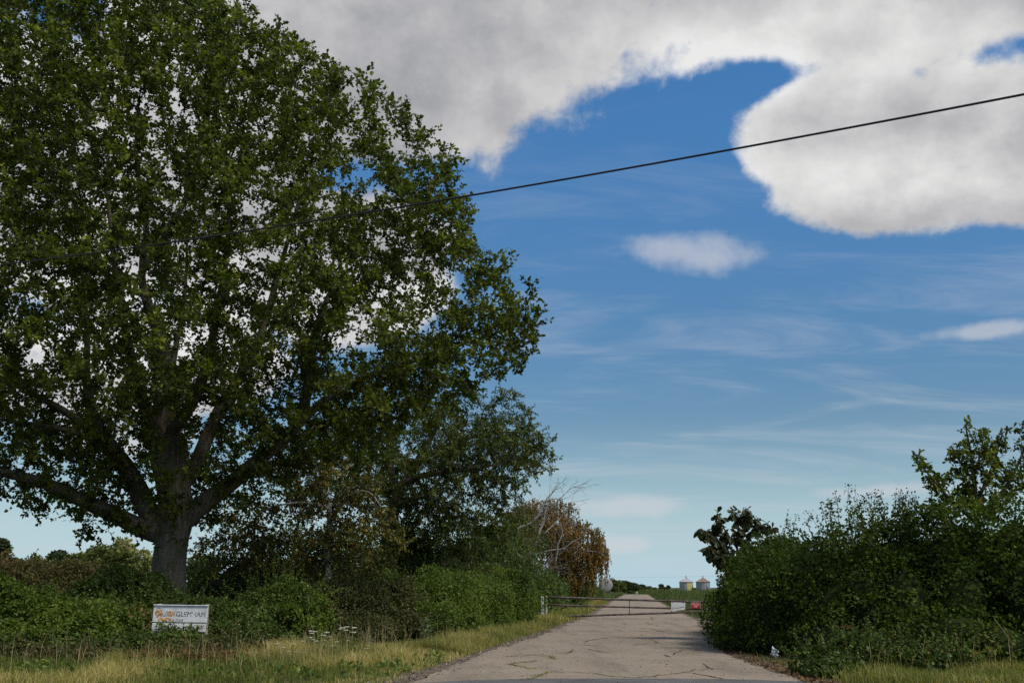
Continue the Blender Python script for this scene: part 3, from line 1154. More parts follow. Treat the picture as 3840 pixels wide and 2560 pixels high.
# cracks across the slab with weeds in them
crk = [[(1970, 2548), (2020, 2535), (2060, 2516)], [(2060, 2515), (2140, 2519), (2208, 2520), (2290, 2532), (2350, 2539), (2420, 2536)],
       [(2420, 2537), (2480, 2528), (2556, 2518), (2630, 2509), (2715, 2508)], [(2560, 2520), (2640, 2527), (2700, 2540), (2740, 2549)],
       [(1902, 2488), (1960, 2498), (2004, 2507)], [(1910, 2487), (1970, 2480), (2022, 2474)], [(2032, 2459), (2062, 2456), (2082, 2472)],
       [(2080, 2447), (2120, 2446), (2160, 2444)], [(2206, 2432), (2230, 2436), (2278, 2446)], [(2370, 2420), (2420, 2412), (2472, 2410), (2458, 2401), (2436, 2396)],
       [(2190, 2405), (2212, 2400), (2240, 2393), (2300, 2388)], [(1960, 2364), (2090, 2364), (2200, 2365), (2330, 2367), (2470, 2367), (2510, 2361)],
       [(2400, 2354), (2450, 2357), (2500, 2372), (2550, 2374)], [(2310, 2358), (2330, 2365)], [(2520, 2453), (2540, 2445), (2562, 2434), (2600, 2437), (2700, 2440)],
       [(2330, 2336), (2350, 2341), (2345, 2335)], [(2420, 2331), (2440, 2340), (2470, 2344)], [(2220, 2330), (2280, 2329)], [(2180, 2311), (2240, 2314)],
       [(2440, 2312), (2448, 2322)], [(2490, 2453), (2512, 2462)], [(2640, 2487), (2652, 2500), (2668, 2508)], [(2400, 2380), (2430, 2381)],
       [(2130, 2378), (2170, 2376)], [(2120, 2452), (2150, 2434)], [(2260, 2350), (2278, 2352)], [(2560, 2413), (2640, 2414)], [(1880, 2462), (2030, 2452)],
       [(2150, 2417), (2280, 2421)], [(2480, 2388), (2500, 2386)], [(2380, 2300), (2420, 2302)], [(2260, 2290), (2320, 2289)]]
tufts = []
for ci, c in enumerate(crk):
    g0 = np.array([G(*p, 0.016) for p in c])
    pts = resample(g0, 0.10) if len(g0) > 2 else np.stack([np.linspace(g0[0][k], g0[-1][k], max(6, int(np.linalg.norm(g0[-1] - g0[0]) / 0.1))) for k in range(3)], 1)
    n = len(pts)
    pts[:, 0] += (vnoise(np.c_[np.arange(n) * 0.7, np.full(n, ci * 3.1), np.zeros(n)], 11) - 0.5) * 0.10
    pts[:, 1] += (vnoise(np.c_[np.arange(n) * 0.45, np.full(n, ci * 3.1), np.zeros(n)], 12) - 0.5) * 0.42
    wd = 0.007 + 0.034 * vnoise(np.c_[np.arange(n) * 0.5, np.full(n, ci * 1.7), np.zeros(n)], 13) ** 2
    wd[0] = wd[-1] = 0.004
    tg = unit(np.gradient(pts, axis=0))
    sd_ = np.c_[-tg[:, 1], tg[:, 0], np.zeros(n)]
    V = np.concatenate([pts - sd_ * wd[:, None], pts + sd_ * wd[:, None]])
    V[:, 2] = 0.0165 + ci * 0.00003
    q = np.array([[i, i + 1, n + i + 1, n + i] for i in range(n - 1)])
    me = raw_mesh('crack', V, [q[:, ::-1]])
    link('crack', me, MATS['crack_soil'], lane)
    big = ci in (0, 4, 5, 6)
    m = int(n * (7 if big else 1.1))
    k = rng.integers(0, n, m)
    jt = rng.normal(0, 0.06 if big else 0.02, (m, 3)) * np.array([1, 1.2, 0])
    tufts.append(pts[k] + jt)
tp = np.concatenate(tufts)
tp[:, 2] = 0.012
V, Q, r = blades(tp, rng.uniform(0.01, 0.045, len(tp)), 0.012, 1.3, np.clip(rng.normal(0.45, 0.2, len(tp)), 0, 1))
me = raw_mesh('crack_weeds', V, [Q], r)
o = tag(link('crack_weeds', me, MATS['grass_blade']), 'low green and yellow weeds growing in the lane cracks', 'weeds', kind='stuff')

# ================================================================== OAK
YO = 31.0
oak_base = P(632, 2300, YO)
oak_base[2] = 0
oak = thing('oak_tree', 'huge spreading oak tree with thick grey trunk behind the white farm sign', 'tree', oak_base)


def L(pts, Y0):
    return [P(a, b, Y0 + d) for a, b, d in pts]


trunk = ([oak_base, P(632, 2250, YO), P(632, 2130, YO), P(642, 2040, YO), P(660, 1940, YO), P(655, 1820, YO), P(630, 1700, YO), P(605, 1560, YO), P(640, 1420, YO - 0.3), P(590, 1230, YO - 0.4), P(520, 1050, YO), P(560, 850, YO + 0.4), P(500, 600, YO + 0.4), P(530, 300, YO)],
         [0.64, 0.50, 0.46, 0.50, 0.56, 0.30, 0.19, 0.15, 0.12, 0.10, 0.08, 0.06, 0.04, 0.02])
limbs = [
    ([*L([(590, 2030, 0), (540, 1985, -.1), (440, 1935, -.4), (300, 1870, -.9), (150, 1800, -1.3), (0, 1770, -1.6), (-180, 1720, -2), (-350, 1640, -2.2)], YO)], [0.30, 0.27, 0.22, 0.17, 0.12, 0.05]),
    ([*L([(620, 1990, 0), (545, 1900, .2), (500, 1790, .4), (430, 1690, .8), (360, 1600, 1.3), (320, 1440, 1.8), (330, 1250, 2.4), (300, 1050, 3)], YO)], [0.33, 0.29, 0.23, 0.17, 0.11, 0.05]),
    ([*L([(690, 1960, 0), (770, 1880, 0), (870, 1810, -.2), (1000, 1700, -.4), (1110, 1610, -.5), (1150, 1500, -.5), (1160, 1380, -.8), (1190, 1200, -1), (1280, 1000, -1)], YO)], [0.33, 0.27, 0.22, 0.19, 0.14, 0.05]),
    ([*L([(670, 1860, 0), (740, 1740, .5), (790, 1600, 1), (850, 1480, 1.4), (960, 1330, 1.8), (1010, 1150, 2), (1080, 900, 2.4), (1150, 650, 2.4)], YO)], [0.26, 0.22, 0.17, 0.13, 0.09, 0.04]),
    ([*L([(1120, 1600, -.5), (1220, 1490, -.3), (1400, 1400, 0), (1620, 1330, .3), (1820, 1260, .5), (1980, 1210, .5)], YO)], [0.15, 0.12, 0.09, 0.06, 0.03]),
    ([*L([(640, 1690, 0), (560, 1580, -1), (520, 1450, -2), (470, 1250, -2.8), (430, 1000, -3.4), (400, 700, -3.6)], YO)], [0.22, 0.18, 0.14, 0.10, 0.05]),
    ([*L([(640, 1640, 0), (720, 1520, -1.2), (780, 1360, -2.2), (820, 1150, -3), (860, 900, -3.5), (860, 600, -3.4)], YO)], [0.20, 0.17, 0.13, 0.09, 0.04]),
    ([*L([(600, 1420, -.3), (500, 1200, .8), (350, 950, 1.5), (200, 700, 2), (120, 450, 2)], YO)], [0.17, 0.13, 0.10, 0.07, 0.03]),
    ([*L([(420, 1680, .8), (280, 1560, 0), (130, 1480, -.6), (-60, 1380, -1), (-260, 1250, -1)], YO)], [0.15, 0.12, 0.10, 0.07, 0.03]),
    ([*L([(560, 1000, 0), (680, 800, .6), (760, 560, 1), (800, 330, 1)], YO)], [0.13, 0.10, 0.07, 0.03]),
    ([*L([(1190, 1200, -1), (1350, 1080, -1.2), (1520, 960, -1.2), (1660, 820, -1)], YO)], [0.10, 0.08, 0.05, 0.025]),
    ([*L([(660, 1760, 0), (620, 1620, 2), (640, 1400, 3.6), (700, 1100, 4.6), (700, 800, 5)], YO)], [0.20, 0.16, 0.12, 0.08, 0.03]),
    ([*L([(480, 1760, .4), (360, 1640, -.6), (200, 1600, -1.6), (40, 1580, -2.4), (-150, 1540, -3)], YO)], [0.15, 0.12, 0.09, 0.06, 0.03]),
]


limbs = [(p_, [q_ * f_ for q_, f_ in zip(r_, np.linspace(1.0, 0.72, len(r_)))]) for p_, r_ in limbs]


def oak_cloud():
    prof = [(2080, 300, 700), (1960, 330, 980), (1850, 200, 1080), (1700, 0, 1360), (1560, -250, 1680), (1450, -340, 1900), (1350, -380, 1990), (1220, -400, 2060), (1080, -400, 2010),
            (980, -400, 1940), (910, -400, 1850), (800, -390, 1770), (700, -380, 1800), (600, -360, 1730), (490, -340, 1570), (330, -310, 1340), (210, -280, 1190),
            (170, -270, 1130), (90, -240, 960), (0, -200, 870), (-120, -120, 760), (-260, 60, 640), (-340, 250, 520)]
    zs, xl, xr = [], [], []
    for py, a, b in prof:
        pl, pr = P(a, py, YO), P(b, py, YO)
        zs.append(pl[2])
        xl.append(pl[0])
        xr.append(pr[0] - 0.25)
    zs, xl, xr = map(np.array, (zs, xl, xr))
    n = 120000
    z = rng.uniform(zs.min(), zs.max(), n)
    L_, R_ = np.interp(z, zs, xl), np.interp(z, zs, xr)
    hw, xc = (R_ - L_) / 2, (R_ + L_) / 2
    dh = np.minimum(hw * 0.82, 6.8)
    x = xc + rng.uniform(-1, 1, n) * hw
    y = YO + rng.uniform(-1, 1, n) * dh
    q = np.sqrt(((x - xc) / hw) ** 2 + ((y - YO) / dh) ** 2)
    p = np.c_[x, y, z]
    lum = vnoise(p * 0.48, 21) * 0.55 + vnoise(p * 1.2, 22) * 0.45
    # lumpy edge, thinner inside, open pockets
    ok = q < 1.0 + (lum - 0.5) * 0.42
    ok &= lum > np.where(q < 0.55, 0.44, 0.36)
    ok &= rng.random(n) < np.where(q < 0.55, 0.35, 1.0)
    # the side away from the lane thins out
    ok &= rng.random(n) < np.where(y > YO + 2.5, 0.45, 1.0)
    # lower inside stays bare limbs
    low = np.interp(z, [2, 4.6, 6.5], [0.0, 0.6, 1.0])
    ok &= rng.random(n) < low
    ax_ = np.abs(x - oak_base[0])
    ok &= (z > 6.2) | (ax_ > 2.6) | (rng.random(n) < .25)
    p = p[ok]
    # the drooping sprays under the low left limb
    ext = []
    for (a, b, w, h, k) in [(110, 1830, 150, 130, 160), (300, 1790, 190, 100, 150), (330, 1920, 110, 80, 130), (130, 1930, 60, 35, 60), (460, 1990, 60, 45, 60), (-120, 1700, 200, 170, 200),
                            (860, 1740, 120, 90, 60), (480, 1620, 130, 120, 150), (200, 1650, 220, 90, 190), (1000, 1560, 170, 130, 170), (1270, 1560, 200, 110, 190), (1480, 1480, 190, 100, 190), (860, 1420, 160, 130, 150), (1150, 1430, 200, 120, 180), (1700, 1440, 170, 70, 130), (980, 1790, 110, 70, 60), (40, 1690, 160, 80, 120), (1900, 1180, 150, 110, 150), (1820, 1010, 130, 90, 110), (1950, 1270, 120, 60, 90), (1650, 900, 140, 120, 110), (1880, 1380, 110, 50, 70), (1330, 1700, 170, 80, 120), (700, 1500, 120, 80, 50)]:
        c = P(a, b, YO - 0.9)
        e = ellipsoid_pts(c, (w * YO / F, 1.2, h * YO / F), k)
        ext.append(e)
    return p, np.concatenate(ext)


pc, pe = oak_cloud()
sel = rng.choice(len(pc), min(len(pc), 9600), replace=False)
attr = np.concatenate([pc[sel], pe])
oakN = grow_tree(oak, trunk, limbs, attr, 'oak_bark', 'oak_leaf', step=0.30, di=3.2, dk=0.52, tip=0.0065, spurs=4, per=10, size=0.134,
                 tmpl=OAKLEAF, spur_len=(0.18, 0.55), leafr=0.022, up=0.55, maxr=0.10, trunk_sides=18)
print('oak nodes', len(oakN[0]), 'attr', len(attr))

# ================================================================== ASH, BIRCHES
YA = 45.0
ash_base = P(1425, 2330, YA)
ash_base[2] = 0
ash = thing('ash_tree', 'ash tree with leaning bare trunk and drooping green leaves behind the lane hedge', 'tree', ash_base)
tr = ([ash_base, P(1440, 2130, YA), P(1465, 1950, YA), P(1490, 1850, YA), P(1560, 1740, YA), P(1620, 1640, YA), P(1660, 1540, YA)], [0.42, 0.36, 0.33, 0.29, 0.20, 0.12, 0.05])
lm = [([*L([(1500, 1830, 0), (1560, 1785, -.5), (1640, 1775, -1), (1740, 1760, -1.6), (1880, 1740, -2)], YA)], [0.16, 0.13, 0.10, 0.04]),
      ([*L([(1485, 1880, 0), (1560, 1860, -.8), (1620, 1870, -1.2), (1690, 1900, -1.5)], YA)], [0.10, 0.08, 0.06, 0.03]),
      ([*L([(1490, 1850, 0), (1460, 1740, .5), (1400, 1640, .8), (1340, 1560, 1)], YA)], [0.18, 0.14, 0.09, 0.04]),
      ([*L([(1580, 1720, 0), (1700, 1660, .6), (1830, 1620, 1), (1960, 1620, 1)], YA)], [0.13, 0.10, 0.07, 0.03])]
at = [ellipsoid_pts(P(1600, 1720, YA), (4.6, 3.2, 2.9), 900, 0.3), ellipsoid_pts(P(1850, 1690, YA), (2.9, 2.4, 1.9), 420, 0.2), ellipsoid_pts(P(1960, 1590, YA), (1.35, 1.2, 1.15), 110),
      ellipsoid_pts(P(2040, 1650, YA), (0.75, .8, .35), 40), ellipsoid_pts(P(1700, 1960, YA), (3.2, 2.0, 1.7), 420, 0.2), ellipsoid_pts(P(1320, 1690, YA), (2.4, 2, 2.4), 330, 0.2), ellipsoid_pts(P(1180, 1760, YA), (2.0, 1.8, 1.8), 220, 0.2),
      ellipsoid_pts(P(1900, 1850, YA), (1.3, 1.2, 1.6), 150), ellipsoid_pts(P(1850, 1510, YA), (1.6, 1.2, 1.1), 150), ellipsoid_pts(P(1700, 1560, YA), (1.6, 1.2, 1.1), 120)]
at = np.concatenate(at)
at = at[vnoise(at * 0.8, 31) > 0.33]
grow_tree(ash, tr, lm, at, 'ash_bark', 'ash_leaf', step=0.30, di=3.5, dk=0.55, tip=0.007, spurs=4, per=17, size=0.175, tmpl=NARROW, spur_len=(0.25, 0.65), leafr=0.022,
          up=0.35, hang=0.35, maxr=0.07, trunk_sides=12)

YB = 39.0
b0 = P(1232, 2330, YB)
b0[2] = 0
birch = thing('birch_tree', 'small birch with pale peeling trunk and yellowing leaves between oak and ash', 'tree', b0)
tr = ([b0, P(1236, 2150, YB), P(1225, 2070, YB), P(1235, 1980, YB), P(1240, 1900, YB), P(1190, 1800, YB), P(1150, 1720, YB)], [0.16, 0.13, 0.12, 0.11, 0.10, 0.06, 0.03])
lm = [([*L([(1238, 1960, 0), (1300, 1860, -.5), (1380, 1830, -1), (1430, 1900, -1.2)], YB)], [0.07, 0.06, 0.04, 0.02]),
      ([*L([(1236, 1910, 0), (1150, 1880, -.6), (1050, 1890, -1), (980, 1920, -1.2)], YB)], [0.07, 0.06, 0.04, 0.02]),
      ([*L([(1236, 1990, 0), (1170, 2030, -.4), (1130, 2120, -.6), (1060, 2140, -.8)], YB)], [0.05, 0.04, 0.03, 0.015])]
at = np.concatenate([ellipsoid_pts(P(1060, 1980, YB), (2.7, 1.6, 1.7), 420, .2), ellipsoid_pts(P(1390, 2020, YB), (1.6, 1.4, 1.6), 300, .2), ellipsoid_pts(P(1200, 1800, YB), (2.6, 1.6, 1.3), 380, .2), ellipsoid_pts(P(1290, 1960, YB), (1.2, 1.2, 1.3), 120),
                     ellipsoid_pts(P(880, 2060, YB), (1.8, 1.3, 1.1), 200)])
at = at[vnoise(at * 0.9, 33) > 0.30]
grow_tree(birch, tr, lm, at, 'birch_bark', 'birch_leaf', step=0.26, di=3, dk=0.45, tip=0.006, spurs=5, per=12, size=0.085, tmpl=SQUAT, spur_len=(0.2, 0.6), leafr=0.02,
          up=0.3, hang=0.35, maxr=0.04, trunk_sides=10)

# rust-brown weeping birch
YR = 74.0
b0 = P(2085, 2290, YR)
b0[2] = 0
rust = thing('weeping_birch', 'rust brown weeping birch with hanging twigs beside the lane beyond the gate', 'tree', b0)
tr = ([b0, P(2085, 2150, YR), P(2080, 2050, YR), P(2070, 1950, YR), P(2065, 1870, YR)], [0.22, 0.18, 0.15, 0.09, 0.04])
lm = [([*L([(2082, 2080, 0), (2140, 2000, -.4), (2200, 1970, -.8), (2250, 2010, -.9)], YR)], [0.10, 0.08, 0.05, 0.02]),
      ([*L([(2080, 2040, 0), (2110, 1930, -.5), (2150, 1880, -.8)], YR)], [0.08, 0.06, 0.03]),
      ([*L([(2080, 2060, 0), (2020, 1960, 0), (1970, 1910, 0)], YR)], [0.08, 0.06, 0.03]),
      ([*L([(2084, 2130, 0), (2150, 2080, -1), (2220, 2060, -1.2), (2265, 2080, -1.2)], YR)], [0.07, 0.05, 0.04, 0.02])]
at = np.concatenate([ellipsoid_pts(P(2050, 1960, YR), (2.6, 2.4, 2.0), 460, .3), ellipsoid_pts(P(1985, 1950, YR), (1.7, 1.5, 1.6), 200, .2), ellipsoid_pts(P(2170, 2030, YR), (2.1, 2.0, 1.7), 360, .3), ellipsoid_pts(P(2232, 2070, YR), (1.0, 1.2, 1.3), 140), ellipsoid_pts(P(2120, 2130, YR), (2.2, 1.6, 1.3), 230)])


def strands(att, n, ln, size, zmin=0.6):
    """hanging leafy strings"""
    ch = []
    k = rng.integers(0, len(att), n)
    for s_ in att[k]:
        l_ = rng.uniform(*ln)
        q = int(l_ / (size * 0.42))
        t = rng.random(q)
        sway = rng.normal(0, 0.12, 2)
        pp = s_ + np.c_[sway[0] * t * l_, sway[1] * t * l_, -t * l_]
        pp = pp[pp[:, 2] > zmin]
        q = len(pp)
        if q == 0:
            continue
        D = unit(rng.normal(0, 0.5, (q, 3)) - np.array([0, 0, 0.9]))
        N = unit(rng.normal(0, 1, (q, 3)))
        ch.append(leaf_arrays(pp, D, N, size * rng.uniform(.7, 1.2, q), LEAF1, np.clip(rng.normal(.5, .22, q), 0, 1)))
    return ch


grow_tree(rust, tr, lm, at, 'birch_bark', 'rust_leaf', step=0.30, di=3, dk=0.5, tip=0.007, droop=0.15, spurs=3, per=8, size=0.13, tmpl=LEAF1, spur_len=(0.3, 0.7), leafr=0.02,
          up=0.1, hang=0.9, maxr=0.04, trunk_sides=8, extra=strands(at, 1900, (0.6, 1.8), 0.13, 1.0))

# bare fallen birch with white limbs
YD = 58.0
b0 = P(1840, 2260, YD)
b0[2] = 0
dead = thing('dead_birch', 'leaning dead birch with bare white branches in front of the rust brown tree', 'tree', b0)
dl = [([*L([(1840, 2260, 0), (1850, 2165, 0), (1880, 2140, 0), (1940, 2110, 0), (1990, 2075, 0), (2010, 2035, 0), (2028, 1980, 0), (2045, 1930, 0), (2055, 1880, 0), (2060, 1865, 0)], YD)], [0.15, 0.13, 0.12, 0.11, 0.10, 0.085, 0.06, 0.035, 0.02], 'trunk'),
      ([*L([(1850, 2200, .3), (1860, 2090, .5), (1900, 2010, .5), (1940, 1985, .4), (1990, 1960, .3), (2025, 1930, .2), (2035, 1890, .2), (2060, 1855, .2), (2080, 1835, .2), (2100, 1812, .2)], YD)], [0.11, 0.10, 0.095, 0.09, 0.08, 0.07, 0.05, 0.03, 0.012], 'limb'),
      ([*L([(2020, 1938, .2), (2060, 1915, 0), (2100, 1870, -.2), (2130, 1838, -.3), (2150, 1825, -.3)], YD)], [0.045, 0.035, 0.02, 0.008], 'limb'),
      ([*L([(2000, 2075, 0), (2060, 2065, -.3), (2110, 2058, -.5), (2150, 2030, -.6), (2180, 2010, -.6)], YD)], [0.05, 0.045, 0.03, 0.01], 'limb'),
      ([*L([(2085, 2110, -.3), (2085, 2060, -.3), (2105, 2020, -.4), (2110, 1990, -.4), (2100, 1960, -.4)], YD)], [0.05, 0.04, 0.03, 0.01], 'limb'),
      ([*L([(2040, 2005, 0), (2090, 1950, .3), (2130, 1905, .5), (2150, 1880, .6)], YD)], [0.035, 0.028, 0.018, 0.007], 'limb'),
      ([*L([(1930, 2120, 0), (1990, 2115, -.4), (2040, 2118, -.7), (2090, 2125, -.9)], YD)], [0.035, 0.028, 0.018, 0.007], 'limb'),
      ([*L([(1905, 2130, 0), (1960, 2135, -.4), (2030, 2130, -.7), (2100, 2122, -.9)], YD)], [0.03, 0.024, 0.016, 0.006], 'limb')]
for pts, rad, nm in dl:
    p = resample(pts, 0.22)
    p += (np.stack([vnoise(p * 1.9, 40 + k) for k in range(3)], 1) - 0.5) * 0.14
    mb = MB()
    mb.tube(p, np.interp(np.linspace(0, 1, len(p)), np.linspace(0, 1, len(rad)), rad), 8)
    mb.part(nm, MATS['birch_bark'], dead, True)
mb = MB()
allp = np.concatenate([resample(d[0], 0.22)[6:] for d in dl])
for k in range(110):
    s_ = allp[rng.integers(len(allp))]
    d_ = unit(rng.normal(0, .6, 3) + np.array([0.5, -.2, 0.25]))
    l_ = rng.uniform(.4, 1.6)
    ts = np.linspace(0, 1, 5)
    pts = s_ + d_ * (ts * l_)[:, None] + rng.normal(0, .06, (5, 3)) * ts[:, None] + np.array([0, 0, .15]) * (ts ** 2 * l_)[:, None]
    mb.tube(pts, np.linspace(.011, .004, 5), 3, False)
    for j in range(2):
        s2 = pts[rng.integers(1, 4)]
        d2 = unit(d_ + rng.normal(0, .6, 3))
        mb.tube([s2, s2 + d2 * .3, s2 + d2 * .55 + rng.normal(0, .05, 3)], [.007, .005, .003], 3, False)
mb.part('twigs', MATS['dead_twig'], dead, False, True)

# olive birch scrub behind the dead one
YS = 61.0
b0 = P(1800, 2290, YS)
b0[2] = 0
ob = thing('birch_tree', 'olive leaved birch scrub between the ash and the dead white birch', 'tree', b0)
tr = ([b0, P(1805, 2150, YS), P(1830, 2050, YS), P(1850, 1960, YS)], [0.13, 0.11, 0.07, 0.03])
at = np.concatenate([ellipsoid_pts(P(1850, 2050, YS), (1.9, 1.4, 1.7), 330, .2), ellipsoid_pts(P(1740, 2120, YS), (1.6, 1.3, 1.2), 200, .2), ellipsoid_pts(P(1940, 2040, YS + 4), (1.5, 1.3, 2.2), 200, .2),
                     ellipsoid_pts(P(1950, 1940, YS + 4), (1.2, 1.2, 1.2), 90)])
grow_tree(ob, tr, [], at, 'birch_bark', 'olive_leaf', step=0.28, di=4, dk=0.5, tip=0.007, spurs=4, per=8, size=0.11, tmpl=LEAF1, spur_len=(0.25, 0.65), leafr=0.022, up=.2, hang=.6, maxr=.04, trunk_sides=8,
          extra=strands(at, 700, (.5, 1.3), .11))

# ================================================================== LEFT THICKET
def blobs_px(lst):
    """(px, top_py, Y, half width m, depth m): a mound with its crest seen there"""
    out = []
    for a, b, Y, w, d in lst:
        t = P(a, b, Y)
        h = t[2]
        out.append((t[0], Y, h * 0.45, w, d, h * 0.55))
    return out


sh = thing('bramble_bush', 'broad light green bramble bank along the verge at the far left', 'bush', (-12.5, 27.2, 0))
shrub(sh, blobs_px([(-130, 2190, 27.5, 1.6, 1.3), (40, 2190, 27.0, 1.3, 1.2), (180, 2235, 26.8, 1.2, 1.0), (300, 2250, 26.6, 1.1, 1.0), (110, 2330, 26.0, 1.4, .9), (330, 2330, 25.8, 1.0, .8), (-60, 2340, 26.0, 1.3, .9)]),
      'bright_leaf', 0.085, 2.3, SQUAT, 3, shoots=60, shoot_len=(.3, .8), maxleaf=60000)
sh = thing('hawthorn_bush', 'dark hawthorn bush growing round the foot of the oak trunk', 'bush', (-11.2, 29, 0))
shrub(sh, blobs_px([(470, 2140, 29.2, 1.2, 1.0), (400, 2190, 28.8, 1.1, 1.0), (540, 2160, 28.9, .8, .9), (520, 2240, 28.2, 1.0, .9), (610, 2270, 28.6, .8, .7), (420, 2270, 27.6, 1.1, .9), (560, 2300, 27.3, 1.0, .8)]),
      'bramble_leaf', 0.08, 2.3, SQUAT, 5, shoots=70, shoot_len=(.3, .8), maxleaf=50000)
sh = thing('bramble_bush', 'bramble clump with brown lower leaves in front of the white farm sign', 'bush', (-8.3, 24.7, 0))
shrub(sh, blobs_px([(430, 2390, 24.8, .8, .6), (560, 2375, 24.7, .7, .55), (660, 2376, 24.6, .55, .45), (740, 2395, 24.7, .5, .5), (320, 2400, 25.0, .8, .6), (500, 2420, 24.3, .7, .4), (640, 2425, 24.2, .6, .4), (200, 2410, 25.2, .9, .6), (60, 2410, 25.4, .9, .6)]),
      'bramble_leaf', 0.08, 2.2, SQUAT, 7, shoots=45, shoot_len=(.15, .35), maxleaf=40000)
sh = thing('bramble_bush', 'low mixed bramble and dock fringe along the verge under the far left bank', 'bush', (-10.5, 23.6, 0))
shrub(sh, blobs_px([(-60, 2440, 23.4, .9, .5), (80, 2430, 23.5, .8, .5), (190, 2445, 23.3, .7, .45), (300, 2435, 23.4, .7, .45), (400, 2450, 23.2, .6, .4), (500, 2455, 23.1, .55, .35), (590, 2450, 23.2, .5, .35), (700, 2440, 23.4, .55, .4), (800, 2420, 23.9, .6, .45), (890, 2410, 24.4, .6, .5)]),
      'dull_leaf', 0.085, 2.0, SQUAT, 27, shoots=90, shoot_len=(.15, .5), maxleaf=24000, rough=.45, stems=30)
sh = thing('dead_bracken', 'reddish brown dead bracken patch below the white farm sign', 'bracken', (-8, 23, 0))
shrub(sh, blobs_px([(470, 2462, 22.9, .45, .3), (560, 2455, 22.8, .5, .3), (650, 2458, 22.8, .5, .3), (740, 2455, 22.9, .5, .3), (850, 2450, 23.1, .45, .3)]),
      'litter_leaf', 0.09, 1.5, NARROW, 29, shoots=60, shoot_len=(.15, .45), maxleaf=9000, rough=.5, stems=40, wood='straw')
sh = thing('bramble_bush', 'pink flecked bramble bush right beside the white farm sign', 'bush', (-7, 27, 0))
shrub(sh, blobs_px([(800, 2250, 27.5, 1.0, .9), (880, 2260, 27.6, 1.0, .9), (820, 2330, 26.4, .9, .7), (940, 2340, 26.8, .9, .7), (720, 2240, 28, .9, .9), (1010, 2370, 27, .7, .6)]),
      'bramble_leaf', 0.075, 2.3, SQUAT, 9, shoots=60, shoot_len=(.3, .7), maxleaf=42000)
sh = thing('green_shrub', 'bright fresh green shrub with tall thin shoots behind the wild flowers', 'bush', (-5.9, 29.4, 0))
shrub(sh, blobs_px([(1080, 2180, 29.6, 1.0, .9), (1000, 2200, 29.8, .8, .8), (1140, 2210, 29.6, .8, .8), (1060, 2270, 28.8, .9, .7), (1140, 2300, 29.0, .7, .6)]),
      'bright_leaf', 0.085, 2.3, SQUAT, 11, shoots=60, shoot_len=(.4, 1.1), maxleaf=36000)
sh = thing('bramble_bush', 'dull brownish bramble mound under the ash trunk', 'bush', (-4, 33, 0))
shrub(sh, blobs_px([(1230, 2190, 32.5, 1.2, 1.0), (1330, 2200, 33, 1.2, 1.0), (1430, 2200, 34, 1.2, 1.0), (1250, 2290, 31.2, 1.0, .8), (1370, 2300, 32, 1.0, .8), (1490, 2290, 33.2, 1.0, .8), (1150, 2320, 30.2, .8, .7), (1300, 2350, 31, .8, .6), (1430, 2350, 32, .8, .6)]),
      'dull_leaf', 0.075, 2.3, SQUAT, 13, shoots=70, shoot_len=(.3, .7), maxleaf=52000)
sh = thing('lane_hedge', 'rounded green hedge bank along the lane left of the gate', 'hedge', (-1.5, 42, 0))
shrub(sh, blobs_px([(1560, 2150, 36.5, 1.5, 1.3), (1660, 2150, 38, 1.5, 1.3), (1760, 2150, 40.5, 1.5, 1.4), (1850, 2140, 43.5, 1.6, 1.4), (1905, 2145, 47, 1.35, 1.3), (1905, 2160, 51, .9, 1.1),
                    (1570, 2260, 35, 1.3, 1.0), (1680, 2260, 36.8, 1.3, 1.0), (1790, 2250, 39.5, 1.3, 1.0), (1880, 2240, 43, 1.3, 1.0), (1915, 2235, 47.5, 1.0, .9), (1930, 2250, 51.5, .45, .55), (1630, 2330, 35.2, 1.0, .7), (1740, 2320, 37.6, 1.0, .7), (1850, 2300, 41, 1.0, .7)]),
      'bright_leaf', 0.085, 2.2, LEAF1, 15, shoots=130, shoot_len=(.3, .8), maxleaf=68000)
sh = thing('lane_hedge', 'overgrown green hedge on the left of the lane beyond the gate', 'hedge', (4, 75, 0))
shrub(sh, belt([(0.8, 58.5), (1.9, 66), (3.2, 76), (4.7, 90), (6.6, 106), (8.7, 122), (10.2, 138)], 1.5, [2.2, 2.3, 2.2, 2.2, 2.1, 2.0, 1.8], 21, .5), 'bramble_leaf', 0.14, 2.0, LEAF1, 17, shoots=150, shoot_len=(.4, .9), maxleaf=38000)
sh = thing('dark_thicket', 'dark shady thicket under the ash and birch crowns behind the hedge', 'bush', (-6, 43, 0))
shrub(sh, belt([(-14, 40), (-9, 41.5), (-5, 47), (-2, 52), (0, 58)], 2.1, [2.2, 3.4, 4.4, 4.8, 4.6], 15, .6), 'bramble_leaf', 0.13, 1.5, LEAF1, 19, shoots=160, shoot_len=(.5, 1.4), maxleaf=42000)
sh = thing('brown_scrub', 'brownish scrub bank behind the left brambles under the oak limb', 'bush', (-22, 52, 0))
shrub(sh, blobs_px([(-80, 2110, 55, 3, 2.5), (60, 2100, 52, 2.6, 2.2), (170, 2120, 52, 2.4, 2.2), (280, 2130, 52, 2.6, 2.2), (390, 2140, 53, 2.4, 2.2), (480, 2150, 53, 2.2, 2)]),
      'brown_shrub_leaf', 0.15, 2.0, LEAF1, 21, shoots=60, shoot_len=(.3, .8), maxleaf=26000)

